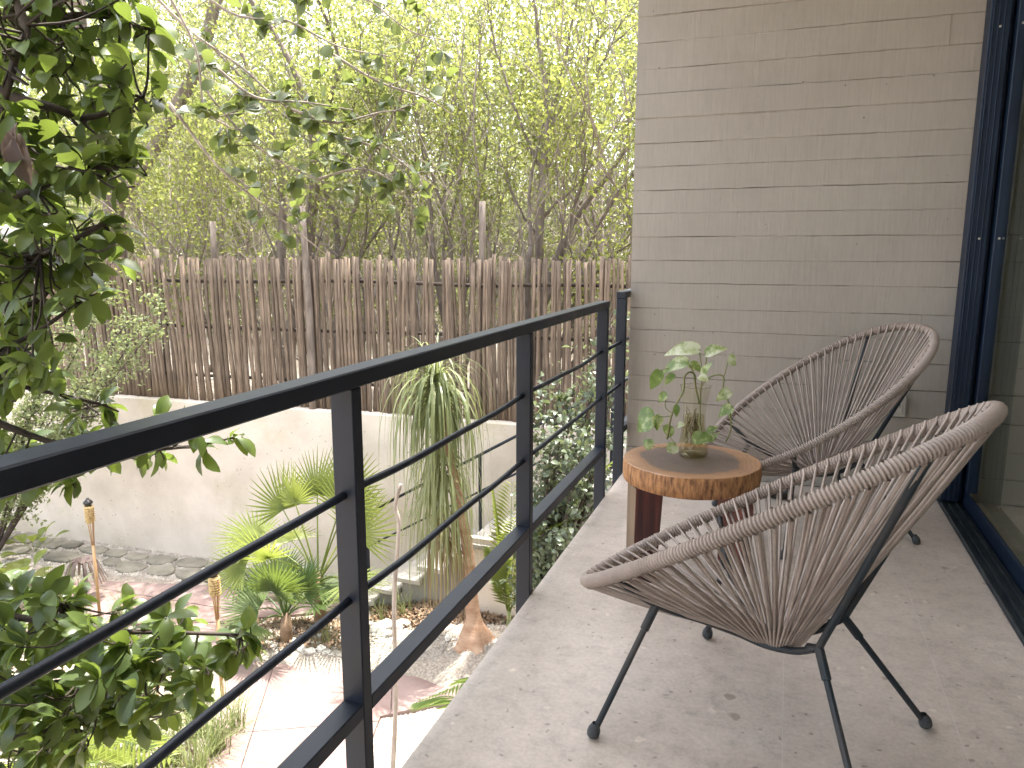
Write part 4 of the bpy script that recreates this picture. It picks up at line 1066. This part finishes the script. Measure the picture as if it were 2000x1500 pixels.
def fan_palm(name, label, base, n, R_, h, mat, spread=.9, group=None, aims=None):
    t = thing(name, label, 'palm', base, 0, group); base = np.array(base, float)
    obj('trunk', *tube([base - np.array([0,0,.05]), base + np.array([.01,0,.22*h]), base + np.array([.0,.02,.42*h])], [.075,.06,.04], 9), M['litter'], t, True)
    top = base + np.array([0,0,.36*h]); L_ = aims or []
    if not aims:
        for i in range(n):
            a = i*2.4 + rng.uniform(-.3,.3); el = rng.uniform(.15, 1.25); L_.append((a, el, rng.uniform(.55,1.0)))
    for a, el, ln in L_:
        d = np.array([math.cos(a)*math.cos(el), math.sin(a)*math.cos(el), math.sin(el)])
        hub = top + d * h * .62 * ln + np.array([0,0,-.05*math.cos(el)])
        P = smooth_path([top, top + d*h*.3*ln + np.array([0,0,.03]), hub], 4); mb = MB(); mb.tube(P, np.linspace(.012,.006,len(P)), 5, False)
        upv = np.array([0,0,1.]) + np.array([rng.gauss(0,.25), rng.gauss(0,.25) - .25, 0]); dd = d + np.array([0,0,-.25])
        if el > .6: upv = np.array([rng.gauss(0,.35), -1., .45]); dd = d + np.array([0, 0, .15])
        fan_leaf(mb, hub, dd, upv, R_*rng.uniform(.85,1.1), rng.randint(22,30))
        o = mb.build('frond', mat, t)
fb = G(610, 1250, GZ)
fan_palm('fan_palm', 'tall bright green fan palm in front of the cream garden wall', (fb[0], fb[1] + .15, GZ + .05), 0, .52, 1.5, M['fan'], aims=[
    (R(165), .95, .95), (R(120), 1.15, 1.0), (R(60), 1.2, 1.05), (R(185), .55, .9), (R(20), .9, .75), (R(-15), .35, .55), (R(150), .45, .75), (R(200), .25, .85), (R(80), .7, .85), (R(235), .7, .7), (R(30), 1.2, .9), (R(170), 1.25, .95)])
fb2 = G(560, 1268, GZ)
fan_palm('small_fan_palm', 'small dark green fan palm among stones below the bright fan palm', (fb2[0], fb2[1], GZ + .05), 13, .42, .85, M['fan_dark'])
# ponytail palm
def ponytail():
    base = G(928, 1258, GZ + .2); base[2] = gz(base[0], base[1]); t = thing('ponytail_palm', 'ponytail palm with swollen orange trunk and long drooping strap leaves', 'palm', base)
    top = atY(850, 755, base[1]); m1 = atY(912, 1060, base[1] + .02); m2 = atY(880, 900, base[1])
    P = smooth_path([base - np.array([0,0,.08]), base + (m1-base)*.15, base + (m1-base)*.4, m1, m2, top], 6)
    rr = np.interp(np.linspace(0,1,len(P)), [0,.12,.25,.4,.6,1], [.21,.155,.082,.066,.052,.035]); V, F = tube(P, rr, 16)
    V = [np.array(v) + (np.array([v[0]-base[0], v[1]-base[1], 0]) * .22 * max(0, 1-(v[2]-base[2])/.35) * math.sin(5*math.atan2(v[1]-base[1], v[0]-base[0])) if v[2] < base[2]+.35 else 0) for v in V]
    obj('trunk', V, F, M['ponytrunk'], t, True)
    def strap(o, az, el, L, w, mat, drop):
        d = np.array([math.cos(az)*math.cos(el), math.sin(az)*math.cos(el), math.sin(el)]); p = o + d*.03; n = 12; C = [p]
        for i in range(n):
            d = d + np.array([0,0,-drop*(.5 + .7*i/n)]); d /= np.linalg.norm(d); d[:2] *= .96; p = p + d*L/n; C.append(p)
        s = np.array([-math.sin(az), math.cos(az), 0.]); V = []
        for i, c in enumerate(C):
            ww = w*(1 - (i/n)**2.2)*.5 + .0006; V += [c - s*ww, c + s*ww]
        return V, [(2*i, 2*i+1, 2*i+3, 2*i+2) for i in range(n)]
    heads = [(top, 150, 1.0), (top + np.array([.02,0,-.12]), 100, .9)]
    green = []; 
    for o, n, k in heads:
        for i in range(n):
            el = rng.uniform(-.3, 1.4); L = rng.uniform(.7, 1.6)*k*(.75 + .25*max(0, math.sin(el)))
            green.append(strap(o + np.array([rng.gauss(0,.02), rng.gauss(0,.02), rng.uniform(-.06,.05)]), rng.uniform(0,6.283), el, L, rng.uniform(.014,.022), None, rng.uniform(.55,1.0)))
    for i in range(60): green.append(strap(top + np.array([rng.gauss(0,.02), rng.gauss(0,.02), .03]), rng.uniform(0,6.283), rng.uniform(.8, 1.45), rng.uniform(.42, .75), .018, None, rng.uniform(.22,.42)))
    green.sort(key=lambda g: g[0][6][1])
    for V, F in green[:120]: obj('leaf', V, F, M['pony'], t)
    m = MB()
    for V, F in green[120:]: m.add(V, F)
    m.build('leaf_mass', M['pony'], t)['kind'] = 'stuff'
    m = MB(); o = atY(862, 860, base[1])
    for i in range(170): m.add(*strap(o + np.array([rng.gauss(0,.03), rng.gauss(0,.03), rng.uniform(-.5,.1)]), rng.uniform(0,6.283), rng.uniform(-.8,.3), rng.uniform(.9,1.45), .015, None, rng.uniform(.5,.9)))
    m.build('hanging_leaves', M['pony'], t)['kind'] = 'stuff'
    m = MB(); o = atY(872, 1010, base[1])
    for i in range(120): m.add(*strap(o + np.array([rng.gauss(0,.05), rng.gauss(0,.05), rng.uniform(-.25,.1)]), rng.uniform(0,6.283), rng.uniform(-.9,.0), rng.uniform(.5,.95), .013, None, rng.uniform(.5,.9)))
    m.build('dry_skirt', M['pony_dry'], t)['kind'] = 'stuff'
ponytail()
# feather palms (pinnate fronds)
def feather_frond(P, nl, ll, mat, parent, side=(0,0,1)):
    P = smooth_path(P, 8); mb = MB(); mb.tube(P, np.linspace(.008,.002,len(P)), 5, False); P = np.array(P); n = len(P)
    for i in range(nl):
        u = .12 + .88*i/nl; f = u*(n-1); k = min(int(f), n-2); p = P[k]+(P[k+1]-P[k])*(f-k); tn = P[k+1]-P[k]; tn /= np.linalg.norm(tn)
        s = np.cross(tn, np.array(side, float)); s /= np.linalg.norm(s)+1e-9
        L = ll*(math.sin(math.pi*min(1,.15+.85*u))**.6)*rng.uniform(.9,1.1) + .03
        for sg in (-1,1):
            d = s*sg + tn*.75 + np.array([0,0,.15]); d /= np.linalg.norm(d); w = np.cross(d, [0,0,1.]); w /= np.linalg.norm(w)+1e-9; e = p + d*L + np.array([0,0,-.22*L]); m_ = p + d*L*.5 + np.array([0,0,-.02*L])
            mb.add([p, m_ - w*.011, m_ + w*.011, e], [(0,1,3),(0,3,2)])
    return mb.build('frond', mat, parent)
def feather_palm(label, base, tips, ll=.28, nl=26, mat=None):
    t = thing('feather_palm', label, 'palm', base); base = np.array(base, float)
    obj('stem', *tube([base, base+np.array([.01,0,.35])], [.03,.02], 7), M['stem'], t, True)
    for tp in tips:
        tp = np.array(tp, float); mid = base + (tp-base)*.55 + np.array([0,0,.28*np.linalg.norm(tp[:2]-base[:2])+.1]); feather_frond([base+np.array([0,0,.3]), mid, tp], nl, ll, mat or M['fan'], t)
feather_palm('feather palm with arching fronds beside the garden steps', (-2.35, 6.35, GZ+.25), [A3(960,1075,6.2), A3(1000,940,6.5), A3(960,950,6.3), A3(1010,1010,6.2), A3(1180,940,6.2), A3(1130,940,6.0), A3(1200,900,6.4), A3(1120,1010,5.9), A3(1010,1090,6.1)])
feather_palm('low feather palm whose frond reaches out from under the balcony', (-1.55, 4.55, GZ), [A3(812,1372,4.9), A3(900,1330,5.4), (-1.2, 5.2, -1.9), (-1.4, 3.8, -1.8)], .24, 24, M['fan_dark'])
feather_palm('feather palm among the grasses under the broadleaf tree', (-4.6, 3.15, GZ), [A3(160,1440,3.6), A3(300,1420,3.7), A3(240,1500,3.3), A3(60,1480,3.4), A3(340,1480,3.3)], .22, 24)
# grass tufts
def grass(label, base, n, L, mat, group=None, lean=.6, w=.008):
    mb = MB(); base = np.array(base, float)
    for i in range(n):
        a = rng.uniform(0,6.283); l = L*rng.uniform(.55,1.1); k = lean*rng.uniform(.2,1.2); o = base + np.array([rng.gauss(0,.05), rng.gauss(0,.05), -.02]); V = []; s = np.array([-math.sin(a), math.cos(a), 0])
        for j in range(5):
            u = j/4; c = o + np.array([math.cos(a)*k*l*u*u, math.sin(a)*k*l*u*u, l*u*(1-.35*k*u)]); ww = w*(1-u)**.7*.5+.0005; V += [c-s*ww, c+s*ww]
        mb.add(V, [(2*j,2*j+1,2*j+3,2*j+2) for j in range(4)])
    return tag(mb.build('grass_tuft', mat), label, 'grass', group)
gg = 'grass tufts in the planting beds'
for px, py, n, L in ((150,1215,60,.75),(240,1225,50,.6),(110,1190,45,.6),(330,1232,40,.45)):
    p = G(px, py, GZ); grass('spiky grass tuft in the bed around the standing torch', (p[0],p[1],gz(p[0],p[1])), n, L, M['grass'], gg)
for px, py, n, L in ((420,1475,110,.75),(380,1440,90,.6),(460,1430,60,.5),(330,1500,90,.7),(390,1530,80,.7),(250,1520,80,.6)):
    p = G(px, py, GZ); grass('long pale grass tuft at the edge of the pink paving', (p[0],p[1],gz(p[0],p[1])), n, L, M['grass'], gg, .9)
for px, py in ((755,1235),(790,1228),(690,1262),(640,1275)):
    p = G(px, py, GZ); grass('thin grass tuft among the white stones', (p[0],p[1],gz(p[0],p[1])), 22, .4, M['grass'], gg)
# low leafy plants in the left bed
def low_plant(label, base, n, L, mat, group):
    T, TF = leaf_template('broad'); mb = MB(); base = np.array(base, float)
    for i in range(n):
        a = i*2.4+rng.uniform(-.3,.3); el = rng.uniform(.1,1.1); d = np.array([math.cos(a)*math.cos(el), math.sin(a)*math.cos(el), math.sin(el)]); h = base + d*L*rng.uniform(.3,1.1)
        mb.tube([base, h], .003, 4, False); up = np.array([0,0,1.]) - d*d[2]; up /= np.linalg.norm(up); s = np.cross(up, d); sz = L*rng.uniform(.45,.8); mb.add([h + sz*(d*v[0]+s*v[1]+up*v[2]) for v in T], TF)
    return tag(mb.build('leafy_plant', mat), label, 'plant', group)
for k in range(34):
    px, py = rng.uniform(-120, 330), rng.uniform(1240, 1560); p = G(px, py, GZ)
    kd, lm = rng.choice([('dull green', M['leaf_mid']), ('bright green', M['fan_dark']), ('dark glossy', M['leaf_near'])])
    low_plant('low plant with ' + kd + ' leaves in the shaded bed under the broadleaf tree', (p[0],p[1],gz(p[0],p[1])-.01), rng.randint(9,16), rng.uniform(.16,.34), lm, 'low plants in the shaded bed')
for k in range(10):
    px, py = rng.uniform(-160, 70), rng.uniform(1060, 1210); p = G(px, py, GZ)
    low_plant('pale leafy plant at the far end of the gravel strip', (p[0],p[1],GZ), rng.randint(9,16), rng.uniform(.2,.4), rng.choice([M['leaf_far'], M['fan']]), 'pale plants by the gravel strip')
def dry_plant():
    p = G(170, 1175, GZ); mb = MB()
    for i in range(30):
        a = rng.uniform(0,6.28); P = [p + np.array([0,0,.45]), p + np.array([math.cos(a)*.12, math.sin(a)*.12, .52]), p + np.array([math.cos(a)*.24, math.sin(a)*.24, .25])]
        P = smooth_path(P, 3); s = np.array([-math.sin(a), math.cos(a), 0])*.014; V = []
        for q in P: V += [q-s, q+s]
        mb.add(V, [(2*j,2*j+1,2*j+3,2*j+2) for j in range(len(P)-1)])
    mb.tube([p, p+np.array([0,0,.46])], .012, 6)
    tag(mb.build('dry_plant', M['dry']), 'withered brown drooping plant beside the standing torch', 'plant')
dry_plant()

# ---- bamboo torches
def torch(label, px, py, h):
    p = G(px, py, GZ); t = thing('bamboo_torch', label, 'torch', p, 0, 'bamboo garden torches')
    L = lambda z: p + np.array([.012*math.sin(z*2), 0, z])
    obj('pole', *tube([L(0)-np.array([0,0,.1]), L(h*.3), L(h*.62)], .017, 9), M['bamboo'], t, True)
    for k in range(7):
        a = k*2*math.pi/7; f = lambda r, z: L(z) + np.array([r*math.cos(a), r*math.sin(a), 0])
        obj('split_slat', *tube([f(.011,h*.60), f(.020,h*.72), f(.036,h*.84), f(.040,h*.93)], .0052, 5), M['bamboo'], t, True)
    V, F = lathe([(.038,h*.80),(.043,h*.83),(.046,h*.88),(.046,h*.935),(.040,h*.937),(0,h*.937)], 18, L(0)); obj('basket', V, F, M['cane'], t, True)
    for z in np.linspace(h*.815, h*.925, 7): obj('cane_band', *tube([L(z)+np.array([.0475*math.cos(a), .0475*math.sin(a), 0]) for a in np.linspace(0,6.283,18,endpoint=False)], .0045, 5, closed=True), M['cane'], t, True)
    V, F = lathe([(.034,h*.937),(.036,h*.955),(.050,h*.958),(.046,h*.972),(.020,h*.988),(.014,h*.99),(.014,h*1.0),(0,h*1.002)], 18, L(0)); obj('burner', V, F, M['tin'], t, True)
torch('bamboo torch standing by the withered plant before the cream wall', 195, 1208, 1.40)
torch('bamboo torch standing at the edge of the pink paving by the small fan palm', 434, 1365, 1.27)

# ---- stake
def stake():
    b = G(766, 1530, GZ); tp = atY(778, 945, b[1]+.1)
    P = smooth_path([b, b+(tp-b)*.3+np.array([.015,0,0]), b+(tp-b)*.62+np.array([-.015,0,0]), b+(tp-b)*.86+np.array([.012,0,0]), b+(tp-b)*.93+np.array([-.02,0,0]), tp+np.array([.02,0,0])], 5)
    o = obj('wooden_stake', *tube(P, [.019+.004*max(0,nz(i*1.7)) - .006*i/len(P) for i in range(len(P))], 8), M['trunk_far'], None, True); tag(o, 'thin crooked branch stuck upright in front of the ponytail palm', 'stake')
stake()

# ---- stones
def rock_mesh(seed, flat=.6, n=9):
    V = []; F = []; k = 9; m = 6
    for i in range(m+1):
        ph = math.pi*i/m
        for j in range(k):
            a = 2*math.pi*j/k; d = Vector((math.sin(ph)*math.cos(a), math.sin(ph)*math.sin(a), math.cos(ph))); r = 1 + .38*mnoise.noise(d*1.5+Vector((seed*7,0,0))) + .12*mnoise.noise(d*4+Vector((seed,3,0)))
            V.append((d.x*r, d.y*r, d.z*r*flat))
    for i in range(m):
        for j in range(k): F.append((i*k+j, (i+1)*k+j, (i+1)*k+(j+1)%k, i*k+(j+1)%k))
    return V, F
rocks = []
for k in range(6):
    me = newmesh('garden_rock', *rock_mesh(k)); me.materials.append(M['stone']); rocks.append(me)
def rock(px, py, s, label, group):
    p = G(px, py, GZ + .03); o = bpy.data.objects.new('garden_rock', rng.choice(rocks)); col.objects.link(o)
    o.location = (p[0], p[1], gz(p[0],p[1]) + s*.2); o.scale = (s*rng.uniform(.8,1.3), s*rng.uniform(.8,1.2), s*rng.uniform(.7,1.1)); o.rotation_euler = (rng.uniform(-.3,.3), rng.uniform(-.3,.3), rng.uniform(0,6))
    tag(o, label, 'rock', group)
for i in range(12):
    rock(rng.uniform(600, 960), rng.uniform(1236, 1300), rng.uniform(.03,.08), 'pale limestone rock edging the bed of the ponytail palm', 'rocks edging the ponytail palm bed')
rock(745,1250,.12,'largest white rock beside the crooked upright branch','rocks edging the ponytail palm bed'); rock(785,1246,.10,'rounded white rock between the crooked branch and the garden steps','rocks edging the ponytail palm bed')
for i in range(8): rock(rng.uniform(455, 640), rng.uniform(1250, 1290), rng.uniform(.035,.09), 'pale limestone rock at the foot of the small fan palm', 'rocks below the small fan palm')
# flagstones along the wall foot
for i in range(26):
    u = i % 13; row = i // 13; x = -9.9 + u*.40 + row*.2 + rng.uniform(-.06,.06); y = wall_line(x) - .22 - row*.33 + rng.uniform(-.05,.05)
    k = 9; r = rng.uniform(.13,.22); V = []
    pr = [rng.uniform(.8,1.2) for j in range(k)]
    for z, m_ in ((-.03,1.0),(.022,1.0),(.032,.90)):
        for j in range(k): a = 2*math.pi*j/k; V.append((x + 1.25*r*pr[j]*m_*math.cos(a), y + .8*r*pr[j]*m_*math.sin(a), GZ + z + .008*math.sin(a+i)))
    F = [((i2*k+j), (i2*k+(j+1)%k), ((i2+1)*k+(j+1)%k), ((i2+1)*k+j)) for i2 in range(2) for j in range(k)] + [tuple(2*k+j for j in range(k))]
    o = obj('flagstone', V, F, M['flag']); o.parent = ground
# gravel, pebbles and leaf litter
def scatter(name, pxpoly, n, size, mat, label, cat, kind='peb', zoff=0.):
    poly = [tuple(G(x, y, GZ)[:2]) for x, y in pxpoly]; x0, x1 = min(p[0] for p in poly), max(p[0] for p in poly); y0, y1 = min(p[1] for p in poly), max(p[1] for p in poly); pts = []
    while len(pts) < n:
        x, y = rng.uniform(x0,x1), rng.uniform(y0,y1)
        if inpoly(x, y, poly): pts.append((x, y, gz(x,y) + zoff))
    pos = np.array(pts); s = size*nr.uniform(.5,1.4,n)
    if kind == 'peb':
        T = np.array([(1,0,0),(0,1,0),(-1,0,0),(0,-1,0),(0,0,.8),(0,0,-.5)]); TF = np.array([(0,1,4),(1,2,4),(2,3,4),(3,0,4)])
        a = nr.uniform(0,6.28,n); j = nr.uniform(.7,1.3,(n,6,1)); c, s_ = np.cos(a)[:,None], np.sin(a)[:,None]
        X = (T[None]*j); V = np.stack([X[:,:,0]*c - X[:,:,1]*s_, X[:,:,0]*s_ + X[:,:,1]*c, X[:,:,2]], 2)*s[:,None,None] + pos[:,None]
        F = (TF[None] + (np.arange(n)*6)[:,None,None]).reshape(-1,3)
        me = bpy.data.meshes.new(name); me.vertices.add(n*6); me.vertices.foreach_set('co', V.reshape(-1).astype(np.float32)); me.loops.add(len(F)*3); me.loops.foreach_set('vertex_index', F.ravel().astype(np.int32)); me.polygons.add(len(F)); me.polygons.foreach_set('loop_start', np.arange(0,len(F)*3,3).astype(np.int32)); me.update(calc_edges=True); me.materials.append(mat)
        o = bpy.data.objects.new(name, me); col.objects.link(o)
    else:
        o = foliage(name, pos + np.array([0,0,.01]), s, mat, None, 'tiny', .75)
    tag(o, label, cat, kind='stuff')
scatter('gravel', [(-250,1040),(60,1035),(480,1093),(720,1120),(735,1166),(480,1142),(250,1128),(90,1108),(-250,1090)], 9000, .016, M['pebble'], 'loose grey gravel strip along the foot of the cream wall', 'gravel')
scatter('gravel', [(735,1398),(1000,1345),(1000,1600),(680,1650),(700,1510)], 7000, .013, M['pebble'], 'pale pebbles between the pink paving and the house', 'gravel')
scatter('gravel', [(440,1218),(700,1212),(735,1170),(1010,1180),(1010,1290),(960,1318),(560,1294),(442,1284)], 8000, .014, M['pebble'], 'gravel covering the planting bed around the palms', 'gravel')
scatter('leaf_litter', [(725,1168),(1010,1172),(1010,1262),(800,1262),(725,1225)], 11000, .045, M['litter'], 'dry brown leaf litter at the foot of the garden steps', 'leaf litter', 'leaf')
scatter('leaf_litter', [(440,1220),(700,1215),(730,1250),(700,1290),(442,1284)], 2600, .045, M['litter'], 'dry leaves scattered under the fan palms', 'leaf litter', 'leaf')
scatter('leaf_litter', [(-150,1240),(330,1235),(420,1400),(400,1560),(-150,1600)], 2500, .05, M['litter'], 'dry leaves under the low plants of the shaded bed', 'leaf litter', 'leaf')
